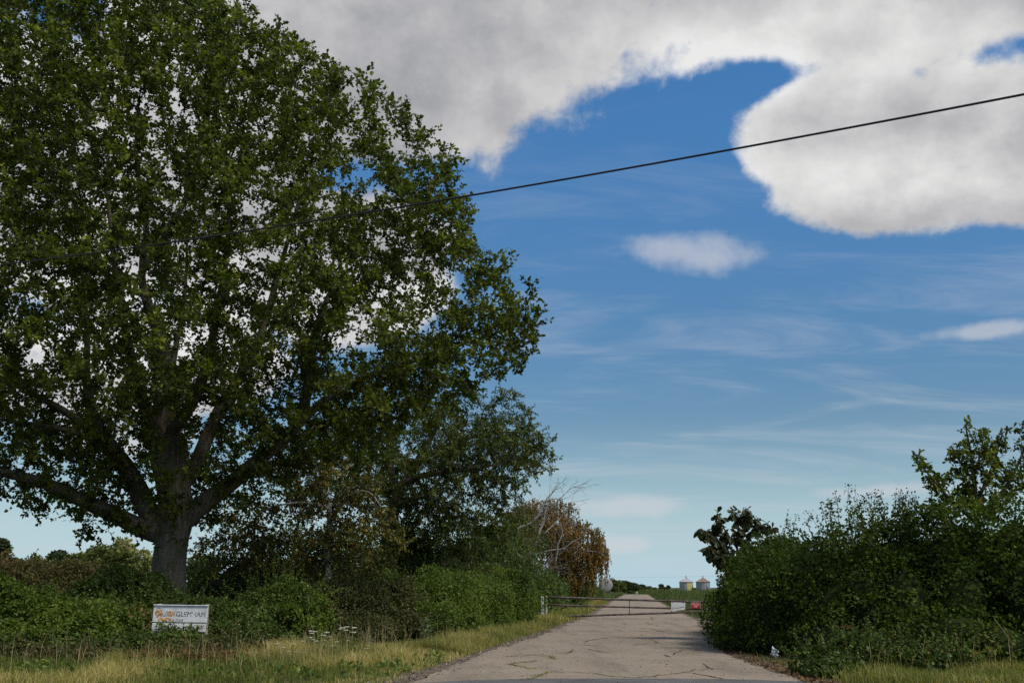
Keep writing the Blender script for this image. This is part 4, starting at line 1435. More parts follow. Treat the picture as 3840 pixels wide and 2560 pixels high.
# dry briar stems leaning out of the left bank
mb = MB()
for k in range(90):
    a = rng.uniform(0, 1900)
    b = np.interp(a, [0, 700, 1400, 1900], [2440, 2450, 2400, 2350]) - rng.uniform(0, 60)
    s_ = G(a, b + 35)
    d_ = unit(np.array([rng.normal(0, .7), -.25, rng.uniform(.3, 1.3)]))
    l_ = rng.uniform(.5, 1.3)
    ts = np.linspace(0, 1, 6)
    pts = s_ + d_ * (ts * l_)[:, None] + np.array([rng.normal(0, .25), -.1, -.3]) * (ts ** 2 * l_)[:, None]
    mb.tube(pts, np.linspace(.007, .003, 6), 3, False)
me = mb.mesh('bramble_canes', MATS['straw'])
tag(link('bramble_canes', me), 'dry straw coloured bramble canes poking out of the left bank', 'canes', kind='stuff')

# ================================================================== RIGHT HEDGE
rh = thing('field_hedge', 'tall dark hawthorn and bramble hedge filling the right side', 'hedge', (8, 26, 0))
bl = belt([(17.5, 23.2), (14, 23.4), (11, 23.8), (8.9, 25.4), (7.6, 28), (7.85, 31.5), (8.9, 36), (10.4, 42), (11.7, 48), (12.8, 53)], 1.5, [3.7, 3.65, 3.5, 3.2, 2.95, 2.85, 2.75, 2.65, 2.5, 2.5], 34, .15, .5, .15, (.95, 1.05))
low = np.concatenate([belt([(16, 22.0), (12, 22.3), (9.3, 23.2), (7.4, 25.3), (6.5, 28), (6.85, 32)], 0.95, [2.6, 2.6, 2.4, 2.1, 1.9, 1.7], 17, .2, .48, .2, (.9, 1.1)),
                      belt([(17, 21.5), (12, 21.7), (9.0, 22.6), (7.2, 24.6), (6.25, 27.5), (6.5, 31)], 0.8, 1.15, 17, .2, .40)])
shrub(rh, np.concatenate([bl, low]), 'hedge_leaf', 0.078, 2.8, SQUAT, 23, shoots=330, shoot_len=(.15, .5), maxleaf=185000, depth=.45, up=.55, core=.70, backs=.08, tufts_per=1.6, rough=.26, wood='shaded_core')

sh = thing('bramble_bush', 'low leafy bramble sprawl at the foot of the right hedge', 'bush', (6.6, 20.6, 0))
shrub(sh, blobs_px([(3050, 2440, 20.6, .45, .4), (3130, 2415, 20.7, .6, .5), (3230, 2400, 20.8, .6, .5), (3330, 2420, 20.6, .55, .45), (3120, 2480, 19.7, .45, .4), (3430, 2440, 20.4, .55, .45), (3210, 2490, 19.6, .4, .35), (3560, 2420, 21.2, .5, .4)]),
      'bramble_leaf', 0.08, 1.7, SQUAT, 25, shoots=90, shoot_len=(.2, .6), maxleaf=20000, rough=.4)
mp_ = thing('field_maple', 'row of upright field maple shoots rising above the middle of the hedge', 'bush', (9.2, 26, 0))
ch, mb = [], MB()
crest = [(2720, 2040), (2900, 1985), (2970, 1890), (3060, 1880), (3150, 1815), (3250, 1850), (3350, 1830), (3430, 1850), (3560, 1860), (3700, 1850)]
cx, cy = np.array(crest).T
for k in range(62):
    a = rng.uniform(2950, 3440) if k < 46 else rng.uniform(2740, 3800)
    Y = 25.5 + rng.normal(0, .6) + (2 if a < 2900 else 0)
    topy = np.interp(a, cx, cy) - 10 + abs(rng.normal(0, 45))
    t = P(a, topy, Y)
    b = np.array([t[0] + rng.normal(0, .12), Y + rng.normal(0, .2), 2.5])
    ts = np.linspace(0, 1, 6)
    bend = rng.normal(0, .16, 3)
    pts = b + (t - b) * ts[:, None] + bend * np.sin(ts * math.pi)[:, None]
    mb.tube(pts, np.linspace(.014, .003, 6), 3, False)
    l_ = np.linalg.norm(t - b)
    q = int(l_ * 46)
    tt = rng.uniform(.15, 1, q)
    pp = b + (t - b) * tt[:, None] + bend * np.sin(tt * math.pi)[:, None]
    D = unit(rng.normal(0, 1, (q, 3)) + np.array([0, 0, .1]))
    pp = pp + D * (rng.random((q, 1)) * .10)
    N = unit(rng.normal(0, .6, (q, 3)) + np.array([0, 0, .7]))
    ch.append(leaf_arrays(pp, D, N, .085 * rng.uniform(.6, 1.15, q) * (1.2 - .55 * tt), SQUAT, np.clip(rng.random(q) * .8, 0, 1)))
V, Q, r = join(ch)
part('foliage', V, [Q], MATS['hedge_leaf'], mp_, r, False, True)
mb.part('stems', MATS['twig_bark'], mp_, False, True)

# chestnut sapling left end of hedge
YC = 33.0
b0 = P(2790, 2300, YC)
b0[2] = 0
cn = thing('chestnut_sapling', 'dark chestnut sapling with big drooping leaves above the hedge end', 'tree', b0)
tr = ([b0, P(2780, 2150, YC), P(2760, 2050, YC), P(2770, 1960, YC), P(2790, 1900, YC)], [.08, .07, .05, .035, .012])
lm = [([*L([(2765, 2060, 0), (2720, 1990, -.2), (2690, 1940, -.2)], YC)], [.04, .03, .012]), ([*L([(2770, 2080, 0), (2700, 2030, -.2), (2640, 1990, -.3)], YC)], [.04, .03, .012]),
      ([*L([(2765, 2040, 0), (2830, 1980, -.1), (2880, 1960, -.1)], YC)], [.035, .025, .01]), ([*L([(2770, 2100, 0), (2700, 2080, -.4), (2650, 2050, -.5)], YC)], [.035, .025, .01])]
at = np.concatenate([ellipsoid_pts(P(a, b, YC), (w, w * .8, w * .6), k) for a, b, w, k in [(2785, 1925, .38, 22), (2690, 1930, .22, 12), (2650, 1995, .34, 20), (2830, 1960, .38, 20), (2880, 1975, .2, 8), (2740, 2000, .4, 20), (2680, 2060, .35, 18), (2780, 2060, .5, 30), (2720, 2110, .4, 20)]])
grow_tree(cn, tr, lm, at, 'twig_bark', 'chestnut_leaf', step=.16, di=1.4, dk=.2, tip=.006, spurs=2, per=6, size=.23, tmpl=LEAF2, spur_len=(.08, .2), leafr=.02, up=.3, hang=.7, maxr=.02, trunk_sides=7, spread=.6)

# young oak at the right edge
YY = 25.5
b0 = P(3660, 2300, YY)
b0[2] = 0
yo = thing('young_oak', 'young oak standing above the hedge at the right edge', 'tree', b0)
tr = ([b0, P(3670, 2050, YY), P(3660, 1880, YY), P(3650, 1750, YY), P(3620, 1590, YY)], [.14, .11, .08, .05, .015])
lm = [([*L([(3665, 1960, 0), (3560, 1870, -.2), (3500, 1800, -.3), (3440, 1725, -.3)], YY)], [.05, .04, .03, .01]), ([*L([(3660, 1880, 0), (3720, 1760, .1), (3760, 1620, .1)], YY)], [.05, .035, .012]),
      ([*L([(3665, 1930, 0), (3780, 1830, -.2), (3860, 1640, -.2), (3870, 1590, -.2)], YY)], [.06, .05, .03, .012]), ([*L([(3655, 1800, 0), (3600, 1730, .2), (3570, 1690, .2)], YY)], [.035, .025, .01]),
      ([*L([(3655, 1780, 0), (3680, 1690, -.2), (3690, 1630, -.2)], YY)], [.03, .02, .008])]
at = np.concatenate([ellipsoid_pts(P(a, b, YY), (w, w * .9, h), k) for a, b, w, h, k in [(3615, 1620, .16, .38, 30), (3600, 1720, .4, .4, 60), (3455, 1745, .2, .2, 16), (3500, 1800, .3, .25, 30), (3700, 1680, .3, .4, 40), (3760, 1660, .2, .35, 26),
                                                                                     (3700, 1770, .65, .45, 120), (3580, 1830, .75, .35, 120), (3850, 1680, .4, .7, 80), (3800, 1800, .6, .45, 90), (3680, 1880, .9, .3, 100), (3540, 1900, .5, .3, 40)]])
at = at[vnoise(at * 1.6, 51) > 0.30]
grow_tree(yo, tr, lm, at, 'twig_bark', 'oak_leaf', step=.16, di=1.6, dk=.2, tip=.005, spurs=3, per=7, size=.11, tmpl=LEAF2, spur_len=(.1, .27), leafr=.018, up=.5, maxr=.03, trunk_sides=8)

# ================================================================== BACKGROUND TREES
def far_tree_mesh(seed, h, w, n, size, leafm, conifer=False, nb=7):
    st = rng.bit_generator.state
    r2 = np.random.default_rng(seed)
    V, Q, r = [], [], []
    bl = []
    for k in range(nb):
        zz = r2.uniform(.30, .86) if not conifer else .18 + .78 * k / nb
        wr = w * (.5 if not conifer else (1.05 - .85 * k / nb) * .8)
        a = r2.random() * 6.28
        off = w * .55 * (1 - abs(zz - .5) * 1.1) * r2.random() if not conifer else w * .25 * r2.random()
        bl.append((math.cos(a) * off, math.sin(a) * off, zz * h, wr * r2.uniform(.8, 1.15), wr * r2.uniform(.8, 1.15), (h * .20 if not conifer else h * .10) * r2.uniform(.8, 1.2)))
    bl = np.array(bl)
    k = r2.integers(0, nb, n)
    d = r2.normal(0, 1, (n, 3))
    d = unit(d)
    lump = vnoise(d * bl[k, 3:] * .9 + bl[k, :3], seed) - .5
    pos = bl[k, :3] + d * bl[k, 3:] * (1 + .7 * lump - .35 * r2.random(n) ** 1.5)[:, None]
    keep = pos[:, 2] > .05 * h
    pos, d = pos[keep], d[keep]
    m = len(pos)
    N = unit(d * .6 + r2.normal(0, .5, (m, 3)) + np.array([0, 0, .5]))
    D = unit(r2.normal(0, 1, (m, 3)) + d * .4)
    rn = np.clip(vnoise(pos * .9, seed + 3) * .6 + r2.random(m) * .5 - .05, 0, 1)
    V, Q, r = leaf_arrays(pos, D, N, size * r2.uniform(.7, 1.3, m), SQUAT, rn)
    cm = raw_mesh('crown', V, [Q], r)
    cm.materials.append(MATS[leafm])
    mb = MB()
    mb.tube([(0, 0, 0), (0.05 * w, 0, h * .35), (0, 0.04 * w, h * .75)], [h * .035, h * .026, h * .01], 7)
    for j in range(5):
        b = bl[r2.integers(nb)]
        mb.tube([(0, 0, h * .3), (b[0] * .5, b[1] * .5, (b[2] + h * .3) / 2), tuple(b[:3])], [h * .016, h * .012, h * .005], 5, False)
    tm = mb.mesh('trunk', MATS['twig_bark'], True)
    return cm, tm


KIND = {'round': [far_tree_mesh(s, 7, 3.0, 5200, .42, 'far_leaf') for s in (61, 62)],
        'dark': [far_tree_mesh(s, 7, 3.0, 5200, .42, 'far_dark_leaf') for s in (63, 64)],
        'pale': [far_tree_mesh(65, 6, 2.6, 4200, .38, 'far_sunlit_leaf')],
        'pine': [far_tree_mesh(66, 9, 3.0, 6000, .35, 'far_dark_leaf', True, 9)]}


def far_tree(kind, px, topy, Y, label, group, wscale=1.0, name='tree', var=0):
    cm, tm = KIND[kind][var % len(KIND[kind])]
    top = P(px, topy, Y)
    h0 = max(v.co.z for v in cm.vertices)
    s = top[2] / h0
    t = thing(name, label, 'tree', (top[0], Y, 0), group)
    t.scale = (s * wscale, s * wscale, s)
    t.rotation_euler = (0, 0, rng.random() * 6.28)
    link('trunk', tm, None, t)
    link('crown', cm, None, t)['kind'] = 'stuff'
    return t


gl = 'trees beyond the left thicket'
for kind, px, ty, Y, lab, ws in [
    ('pine', 5, 2010, 105, 'dark pine with rounded tiers at the left edge', 1.25), ('round', 70, 2085, 92, 'low grey green tree right beside the dark pine', 1.2),
    ('round', 125, 2068, 98, 'thin topped small tree between the pine and the round oaks', .8), ('dark', 225, 2057, 88, 'round dark green tree under the low oak limb', 1.1),
    ('round', 290, 2062, 86, 'mid green bush tree left of the pale crowned tree', 1.2), ('round', 345, 2030, 100, 'sparse olive tree rising behind the mid green bush tree', .9),
    ('round', 400, 2035, 84, 'leafy green tree just left of the tall sunlit crown', 1.3), ('pale', 475, 2008, 110, 'tall pale yellow crowned tree left of the oak trunk', .8),
    ('round', 460, 2055, 78, 'light green rounded tree close left of the oak trunk', 1.5), ('pale', 545, 2055, 82, 'pale yellow sunlit bush tree touching the oak trunk', 1.1),
    ('round', 760, 2070, 90, 'green tree glimpsed right of the oak trunk', 1.5), ('round', 930, 2090, 95, 'green tree seen under the oak between trunk and birch', 1.5),
    ('pale', 1190, 2075, 100, 'pale tree glimpsed behind the birch trunk', 1.5)]:
    far_tree(kind, px, ty, Y, lab, gl, ws, 'pine_tree' if kind == 'pine' else 'broadleaf_tree', int(px) % 2)
gl = 'trees at the far end of the lane'
for kind, px, ty, Y, lab, ws in [
    ('round', 2285, 2164, 215, 'light green tree directly behind the rusty tank', 1.9), ('round', 2325, 2172, 235, 'light green tree just right of the rusty tank', 1.7),
    ('dark', 2352, 2174, 270, 'dark tree left of the middle in the far tree line', 2.3), ('dark', 2378, 2182, 290, 'dark tree in the middle of the far tree line', 2.3),
    ('dark', 2402, 2188, 300, 'dark tree right of the middle in the far tree line', 2.3), ('round', 2430, 2195, 290, 'low yellow green tree above the end of the lane', 2.4),
    ('round', 2452, 2200, 300, 'low green tree right of the lane end', 2.4), ('dark', 2480, 2187, 330, 'domed dark tree with visible trunk left of the silos', 1.5),
    ('dark', 2505, 2192, 335, 'smaller domed tree between the big domed tree and silos', 1.4), ('round', 2535, 2207, 340, 'low yellow green bush just left of the first silo', 2.6),
    ('round', 2606, 2202, 345, 'small bush in the gap between the two silos', 2.0), ('round', 2310, 2205, 232, 'pale bush at the foot of the far trees beside the lane', 2.6),
    ('round', 2365, 2212, 250, 'low bush left of the small white marker', 3.2)]:
    far_tree(kind, px, ty, Y, lab, gl, ws, 'broadleaf_tree', int(px) % 2)

# ================================================================== GRASS AND WEEDS
def in_lane(x, y, pad=0.0):
    return (x > lane_x(y, -1) - pad) & (x < lane_x(y, 1) + pad)


# near left verge
n = 95000
x = rng.uniform(-13.5, 3.0, n)
y = rng.uniform(17.5, 27.5, n)
front = np.interp(x, [-14, -8, -6.5, -4.5, -2.5, 0], [23.6, 23.4, 25, 28.8, 33, 42])
n2 = vnoise(np.c_[x * 2.3, y * 2.3, x * 0], 72)
ok = (y < front) & ~in_lane(x, y, .25) & (y > np.interp(x, xs, ye) - .15)
nz = vnoise(np.c_[x * .55, y * .55, x * 0], 71)
ok &= rng.random(n) < (.25 + .6 * nz + .5 * n2) * np.clip((lane_x(y, -1) + .05 - x) / 1.0, .10, 1)
x, y, nz, n2 = x[ok], y[ok], nz[ok], n2[ok]
hh = (.05 + .24 * nz + .22 * n2 ** 2) * rng.uniform(.5, 1.25, len(x)) * np.interp(y, [17.5, 19, 22], [.5, .85, 1.15]) * np.clip((lane_x(y, -1) - x) / 1.6, .4, 1)
dry = np.clip(rng.normal(.36, .22, len(x)) + (nz - .5) * .9 + (n2 - .5) * .5 + np.interp(x, [-13, -7, -2], [-.12, -.02, .12]), 0, 1)
V, Q, r = blades(np.c_[x, y, x * 0], hh, rng.uniform(.008, .016, len(x)), .45, dry)
tag(link('verge_grass', raw_mesh('verge_grass', V, [Q], r), MATS['grass_blade']), 'dry yellowing grass verge in front of the left brambles', 'grass', kind='stuff')
print('verge blades', len(x))

n = 2600
k = rng.integers(0, 150, n)
cx_ = rng.uniform(-13, 1.0, 150)
cy_ = rng.uniform(18.6, 24.5, 150)
pp = np.c_[cx_[k] + rng.normal(0, .16, n), cy_[k] + rng.normal(0, .16, n), rng.uniform(.02, .16, n)]
okk = ~in_lane(pp[:, 0], pp[:, 1], .3)
pp = pp[okk]
n = len(pp)
V, Q, r = leaf_arrays(pp, rand_dirs(n, -.1), unit(rng.normal(0, .5, (n, 3)) + np.array([0, -.2, .8])), rng.uniform(.05, .15, n), LEAF1)
tag(link('verge_weeds', raw_mesh('verge_weeds', V, [Q], r), MATS['bright_leaf']), 'broad leaved green weeds among the left verge grass', 'weeds', kind='stuff')

# strip along the left of the lane up to and past the gate
n = 32000
y = 26 + (150 - 26) * rng.random(n) ** 2.0
xl = lane_x(y, -1)
wv = np.interp(y, [26, 34, 50, 60, 90, 150], [2.2, 1.6, 1.4, 2.6, 3.0, 4])
x = xl - .3 - rng.random(n) ** .8 * wv
nz = vnoise(np.c_[x * .5, y * .5, x * 0], 73)
ok = rng.random(n) < .4 + nz
x, y, nz = x[ok], y[ok], nz[ok]
hh = (.12 + .35 * nz) * rng.uniform(.5, 1.3, len(x)) * np.clip((lane_x(y, -1) - x) / 1.0, .35, 1)
V, Q, r = blades(np.c_[x, y, x * 0], hh, .012 * np.maximum(1, y / 32), .45, np.clip(rng.normal(.36, .22, len(x)) + (nz - .5) * .9, 0, 1))
tag(link('lane_grass', raw_mesh('lane_grass', V, [Q], r), MATS['grass_blade']), 'patchy green and straw grass along the left lane edge', 'grass', kind='stuff')

# right verge
n = 70000
x = rng.uniform(2.5, 16, n)
y = rng.uniform(17.5, 24.5, n)
front = np.interp(x, [4, 6, 8, 12, 16], [26, 24.5, 22.4, 21.2, 21])
ok = (y < front) & ~in_lane(x, y, .35) & (y > np.interp(x, xs, ye) - .1)
nz = vnoise(np.c_[x * .6, y * .6, x * 0], 75)
gx0 = np.interp(y, [17.5, 19, 20.3, 22, 26], [5.1, 5.7, 6.8, 8.2, 9])
ok &= rng.random(n) < np.clip((x - gx0) / .8 + .1, .05, 1) * (.4 + .8 * nz)
x, y, nz = x[ok], y[ok], nz[ok]
hh = (.10 + .30 * nz) * rng.uniform(.5, 1.25, len(x)) * np.clip((x - 4.2) / 1.8, .35, 1)
V, Q, r = blades(np.c_[x, y, x * 0], hh, rng.uniform(.008, .016, len(x)), .5, np.clip(rng.normal(.40, .2, len(x)) + (nz - .5) * .5, 0, 1))
tag(link('verge_grass', raw_mesh('verge_grass', V, [Q], r), MATS['grass_blade']), 'yellow green grass verge at the foot of the right hedge', 'grass', kind='stuff')

# weeds right of the lane beyond the gate
n = 27000
y = 56 + (330 - 56) * rng.random(n) ** 1.35
xr = lane_x(y, 1)
x = xr + .2 + rng.random(n) ** 1.3 * np.interp(y, [56, 120, 330], [5, 16, 34])
nz = vnoise(np.c_[x * .25, y * .12, x * 0], 77)
hh = (.25 + .75 * nz) * rng.uniform(.5, 1.25, n) * np.interp(y, [56, 80, 140, 330], [.45, .8, 1.35, 1.5]) * np.clip((x - xr) / 1.8, .25, 1)
V, Q, r = blades(np.c_[x, y, x * 0], hh, .010 * np.maximum(1.5, y / 22), .25, np.clip(rng.normal(.45, .22, n) + (nz - .5) * .6 + np.interp(y, [56, 75, 110], [.15, .1, 0]), 0, 1))
tag(link('weeds', raw_mesh('weeds', V, [Q], r), MATS['weed_blade']), 'tall green weeds right of the lane in front of the silos', 'weeds', kind='stuff')
n = 9000
y = rng.uniform(120, 245, n)
x = lane_x(y, -1) - .3 - rng.random(n) * 9
V, Q, r = blades(np.c_[x, y, x * 0], rng.uniform(.3, .9, n), .07, .3, np.clip(rng.normal(.65, .2, n), 0, 1))
tag(link('weeds', raw_mesh('weeds', V, [Q], r), MATS['weed_blade']), 'pale weeds left of the far lane round the rusty tank', 'weeds', kind='stuff')

# leaf litter on the right margin
n = 2200
y = 17.6 + rng.random(n) ** 1.4 * 13
x = lane_x(y, 1) + .1 + np.abs(rng.normal(0, .5, n)) - .12 * rng.random(n)
x = np.maximum(x, lane_x(y, 1) - .5)
pp = np.c_[x, y, rng.uniform(.018, .03, n)]
V, Q, r = leaf_arrays(pp, rand_dirs(n) * np.array([1, 1, .15]), unit(rng.normal(0, .35, (n, 3)) + np.array([0, 0, 1])), rng.uniform(.03, .075, n), SQUAT)
tag(link('leaf_litter', raw_mesh('leaf_litter', V, [Q], r), MATS['litter_leaf']), 'brown fallen leaves along the right lane edge under the hedge', 'leaves', kind='stuff')

# crumbs of soil and grit scattered over the lane
n = 2600
y = 18.3 + rng.random(n) ** 1.6 * 45
f = np.where(rng.random(n) < .6, rng.beta(.55, .55, n), rng.random(n))
x = lane_x(y, -1) + f * (lane_x(y, 1) - lane_x(y, -1))
pp = np.c_[x, y, np.full(n, .0145)]
V, Q, r = leaf_arrays(pp, rand_dirs(n) * np.array([1, 1, .1]), unit(rng.normal(0, .3, (n, 3)) + np.array([0, 0, 1])), rng.uniform(.012, .045, n), SQUAT)
tag(link('grit', raw_mesh('grit', V, [Q], r), MATS['litter_leaf']), 'dark crumbs of soil and grit scattered over the lane', 'grit', kind='stuff')
# pebbles along the left margin
n = 1800
y = 18.0 + rng.random(n) ** 1.3 * 34
x = lane_x(y, -1) - .30 + rng.normal(0, .30, n)
ch = []
pp = np.c_[x, y, np.full(n, .012)]
ch.append(leaf_arrays(pp, rand_dirs(n) * np.array([1, 1, .2]), unit(rng.normal(0, .5, (n, 3)) + np.array([0, 0, 1])), rng.uniform(.02, .06, n), SQUAT))
V, Q, r = join(ch)
tag(link('gravel', raw_mesh('gravel', V, [Q], r), MATS['pebble']), 'loose pale and dark gravel along the left lane edge', 'gravel', kind='stuff')

# tall straw stalks in the left verge
ch = []
n = 330
a = rng.normal(1200, 170, n)
yy = rng.uniform(2395, 2510, n)
pp = np.array([G(i, j) for i, j in zip(a, yy)])
ch.append(blades(pp, rng.uniform(.3, 1.0, n), .008, .42))
n = 260
a = rng.uniform(0, 2000, n)
yy = np.interp(a, [0, 900, 1500, 2000], [2500, 2510, 2440, 2370]) + rng.uniform(-30, 30, n)
pp = np.array([G(i, j) for i, j in zip(a, yy)])
ch.append(blades(pp, rng.uniform(.35, .8, n), .009, .3))
n = 160
a = rng.uniform(3080, 3840, n)
pp = np.array([G(i, j) for i, j in zip(a, rng.uniform(2480, 2540, n))])
ch.append(blades(pp, rng.uniform(.35, .9, n), .009, .4))
V, Q, r = join(ch)
tag(link('straw_stalks', raw_mesh('straw_stalks', V, [Q], r), MATS['straw']), 'tall dry straw stalks standing in the verges', 'stalks', kind='stuff')


# wild carrots
def carrot_meshes(seed):
    r2 = np.random.default_rng(seed)
    mb = MB()
    h = 0.62
    mb.tube([(0, 0, 0), (.02, .01, .3), (.05 * r2.normal(), .04, h - .05)], [.006, .005, .004], 4, False)
    top = np.array([.05 * r2.normal(), .04, h])
    for k in range(10):
        a = k * .628
        mb.tube([top - np.array([0, 0, .05]), top + np.array([math.cos(a) * .045, math.sin(a) * .045, 0])], [.003, .002], 3, False)
    st = mb.mesh('stem', MATS['green_blade'])
    a0 = st.attributes.new('rnd', 'FLOAT', 'FACE')
    a0.data.foreach_set('value', np.full(len(st.polygons), .6, np.float32))
    n = 60
    a = r2.random(n) * 6.28
    rr = np.sqrt(r2.random(n)) * .062
    pp = top + np.c_[np.cos(a) * rr, np.sin(a) * rr, .012 - rr * .12 + r2.normal(0, .004, n)]
    V, Q, r = leaf_arrays(pp, rand_dirs(n) * np.array([1, 1, .2]), unit(r2.normal(0, .3, (n, 3)) + np.array([0, -.3, 1])), .026, SQUAT)
    um = raw_mesh('umbel', V, [Q], r)
    um.materials.append(MATS['petal'])
    n = 26
    pp = np.c_[r2.normal(0, .04, (n, 2)), r2.uniform(.05, .42, n)]
    V, Q, r = leaf_arrays(pp, rand_dirs(n), rand_dirs(n, .1), r2.uniform(.05, .12, n), NARROW)
    lf = raw_mesh('leaves', V, [Q], r)
    lf.materials.append(MATS['green_blade'])
    return st, um, lf


CAR = [carrot_meshes(s) for s in (81, 82, 83)]
spots = [(1060, 2425), (1095, 2413), (1088, 2441), (1101, 2447), (1133, 2402), (1168, 2396), (1172, 2388), (1188, 2366), (1202, 2380), (1163, 2364), (1160, 2372), (1230, 2370), (1258, 2420), (1262, 2404), (1280, 2356), (1288, 2361),
         (1297, 2348), (1335, 2368), (1310, 2400), (1387, 2430), (1150, 2445), (1215, 2398), (1242, 2385), (1385, 2408), (1030, 2412), (1320, 2352), (1272, 2352), (1195, 2402)]
order = np.argsort([s[0] for s in spots])
for k, i in enumerate(order):
    a, b = spots[i]
    Y = np.interp(b, [2348, 2450], [26.0, 22.6]) + rng.normal(0, .2)
    t = P(a, b, Y)
    m = CAR[k % 3]
    o = thing('wild_carrot', 'white flat topped wild carrot flower in the straw grass left of the lane', 'flower', (t[0], Y, 0), 'wild carrot flowers in the verge')
    s = max(t[2], .25) / .63
    o.scale = (max(s, .8) * rng.uniform(.8, 1.25),) * 2 + (s,)
    o.rotation_euler = (0, 0, rng.random() * 6.28)
    link('stem', m[0], None, o)
    link('umbel', m[1], None, o)['kind'] = 'stuff'
    link('leaves', m[2], None, o)['kind'] = 'stuff'

# mullein
YM = 29.5
b0 = P(1595, 2455, YM)
b0[2] = 0
ml = thing('mullein_plant', 'pale grey green mullein spike standing in the verge left of the lane', 'plant', b0)
top = P(1600, 2318, YM)
mb = MB()
mb.tube([b0, (b0 + top) / 2 + np.array([.03, 0, 0]), top], [.022, .018, .010], 6)
mb.part('stem', MATS['mullein_leaf'], ml)
n = 46
t = rng.random(n) ** 1.2
pp = b0 + (top - b0) * t[:, None]
a = rng.random(n) * 6.28
D = np.c_[np.cos(a), np.sin(a), .5 + 0 * a]
V, Q, r = leaf_arrays(pp, D, np.c_[-np.cos(a) * .5, -np.sin(a) * .5, 1 + 0 * a], (.34 - .24 * t) * rng.uniform(.8, 1.1, n), LEAF2)
part('leaves', V, [Q], MATS['mullein_leaf'], ml, r)
n = 160
t = rng.uniform(.72, 1.02, n)
pp = b0 + (top - b0) * t[:, None] + rng.normal(0, .016, (n, 3))
V, Q, r = leaf_arrays(pp, rand_dirs(n), rand_dirs(n), .035, SQUAT)
part('flower_spike', V, [Q], MATS['mullein_leaf'], ml, r, False, True)

# dead hogweed stalk and pale stick in the right hedge
YH = 21.6
mb = MB()
s0, s1 = G(3290, 2490), P(3172, 2352, YH)
s0 = P(3292, 2492, YH - .2)
hw = thing('hogweed_stalk', 'dry leaning hogweed stalk with brown seed head by the right hedge', 'plant', (s0[0], s0[1], 0))
mb.tube([np.array([s0[0] + .08, s0[1], 0.0]), s0, (s0 + s1) / 2 + np.array([-.02, 0, .02]), s1], [.009, .008, .007, .005], 5)
mb.part('stem', MATS['straw'], hw)
n = 110
pp = s1 + np.c_[rng.normal(0, .07, n), rng.normal(0, .05, n), rng.normal(.02, .02, n)]
V, Q, r = leaf_arrays(pp, rand_dirs(n), rand_dirs(n), .03, SQUAT)
part('seed_head', V, [Q], MATS['litter_leaf'], hw, r, False, True)
mb = MB()
a, b = P(3727, 2318, 20.4), P(3795, 2412, 20.3)
mb.tube([a, (a + b) / 2 + np.array([.01, 0, .01]), b, b + np.array([.05, .25, -.5])], [.006, .008, .009, .010], 5)
tag(link('dead_stick', mb.mesh('dead_stick', MATS['straw'], True)), 'pale bare stick leaning out of the right hedge', 'stick')

# ================================================================== SIGN BOARD
YS_ = 25.4
tl, trr, bll, brr = P(577, 2270, YS_), P(780, 2273, YS_), P(571, 2367, YS_), P(769, 2371, YS_)
ctr = (tl + trr + bll + brr) / 4
wd = np.linalg.norm(trr - tl)
sg = thing('sign_board', 'weathered white wooden farm sign with faded lettering and orange scribbles', 'sign', (ctr[0], YS_, 0))
slope = math.atan2((trr - tl)[2], (trr - tl)[0])
zt, zm, zb = tl[2], P(574, 2334, YS_)[2], bll[2]
H = zt - zb


def tilted(mb):
    V = mb.verts()
    d = V - ctr
    c, s = math.cos(slope), math.sin(slope)
    sh_ = 0.035
    V = ctr + np.c_[d[:, 0] * c + d[:, 2] * sh_, d[:, 1], d[:, 2] + d[:, 0] * s]
    return V, mb.polys()


def sp(name, mb, m, stuff=False, parent=None, smooth=False):
    V, pl = tilted(mb)
    return part(name, V, pl, MATS[m], parent or sg, None, smooth, stuff)


top_h = (zt - zm) - .012
mb = MB()
mb.box((ctr[0], YS_, zt - top_h / 2), (wd, .028, top_h), 0, .006)
sp('plank', mb, 'weathered_white_paint')
mb = MB()
low_h = zm - zb
mb.box((ctr[0] - .006, YS_ + .004, zb + low_h / 2 - .006), (wd - .012, .028, low_h - .012), 0, .006)
sp('plank', mb, 'weathered_white_paint')
mb = MB()
mb.box((ctr[0], YS_ - .010, zt + .012), (wd + .02, .065, .022), 0, .006)
sp('cap_rail', mb, 'weathered_white_paint')
for fx, ht in ((-.40, .045), (.468, .03)):
    mb = MB()
    x0 = ctr[0] + fx * wd
    mb.box((x0, YS_ + .075, (zt + ht) / 2), (.095, .10, zt + ht), 0, .014)
    V, pl = mb.verts(), mb.polys()
    part('post', V, pl, MATS['grey_wood'], sg)


def text_part(txt, size, x, z, m, parent, Y, sx=1.0, align='LEFT', extrude=.0008, tilt=True, name='lettering'):
    cu = bpy.data.curves.new('lettering', 'FONT')
    cu.body = txt
    cu.size = size
    cu.align_x = align
    cu.extrude = extrude
    cu.resolution_u = 3
    to = bpy.data.objects.new('lettering_tmp', cu)
    COL.objects.link(to)
    dg = bpy.context.evaluated_depsgraph_get()
    me = bpy.data.meshes.new_from_object(to.evaluated_get(dg))
    bpy.data.objects.remove(to)
    n = len(me.vertices)
    co = np.empty(n * 3, np.float32)
    me.vertices.foreach_get('co', co)
    co = co.reshape(-1, 3)
    V = np.c_[x + co[:, 0] * sx, np.full(n, Y) - co[:, 2], z + co[:, 1]]
    if tilt:
        d = V - ctr
        V = ctr + np.c_[d[:, 0] * math.cos(slope) + d[:, 2] * .035, d[:, 1], d[:, 2] + d[:, 0] * math.sin(slope)]
    off = np.zeros(3)
    p = parent
    while p is not None:
        off += np.array(p.location)
        p = p.parent
    me.vertices.foreach_set('co', (V - off).astype(np.float32).ravel())
    me.update()
    me.materials.append(MATS[m])
    return link(name, me, None, parent)


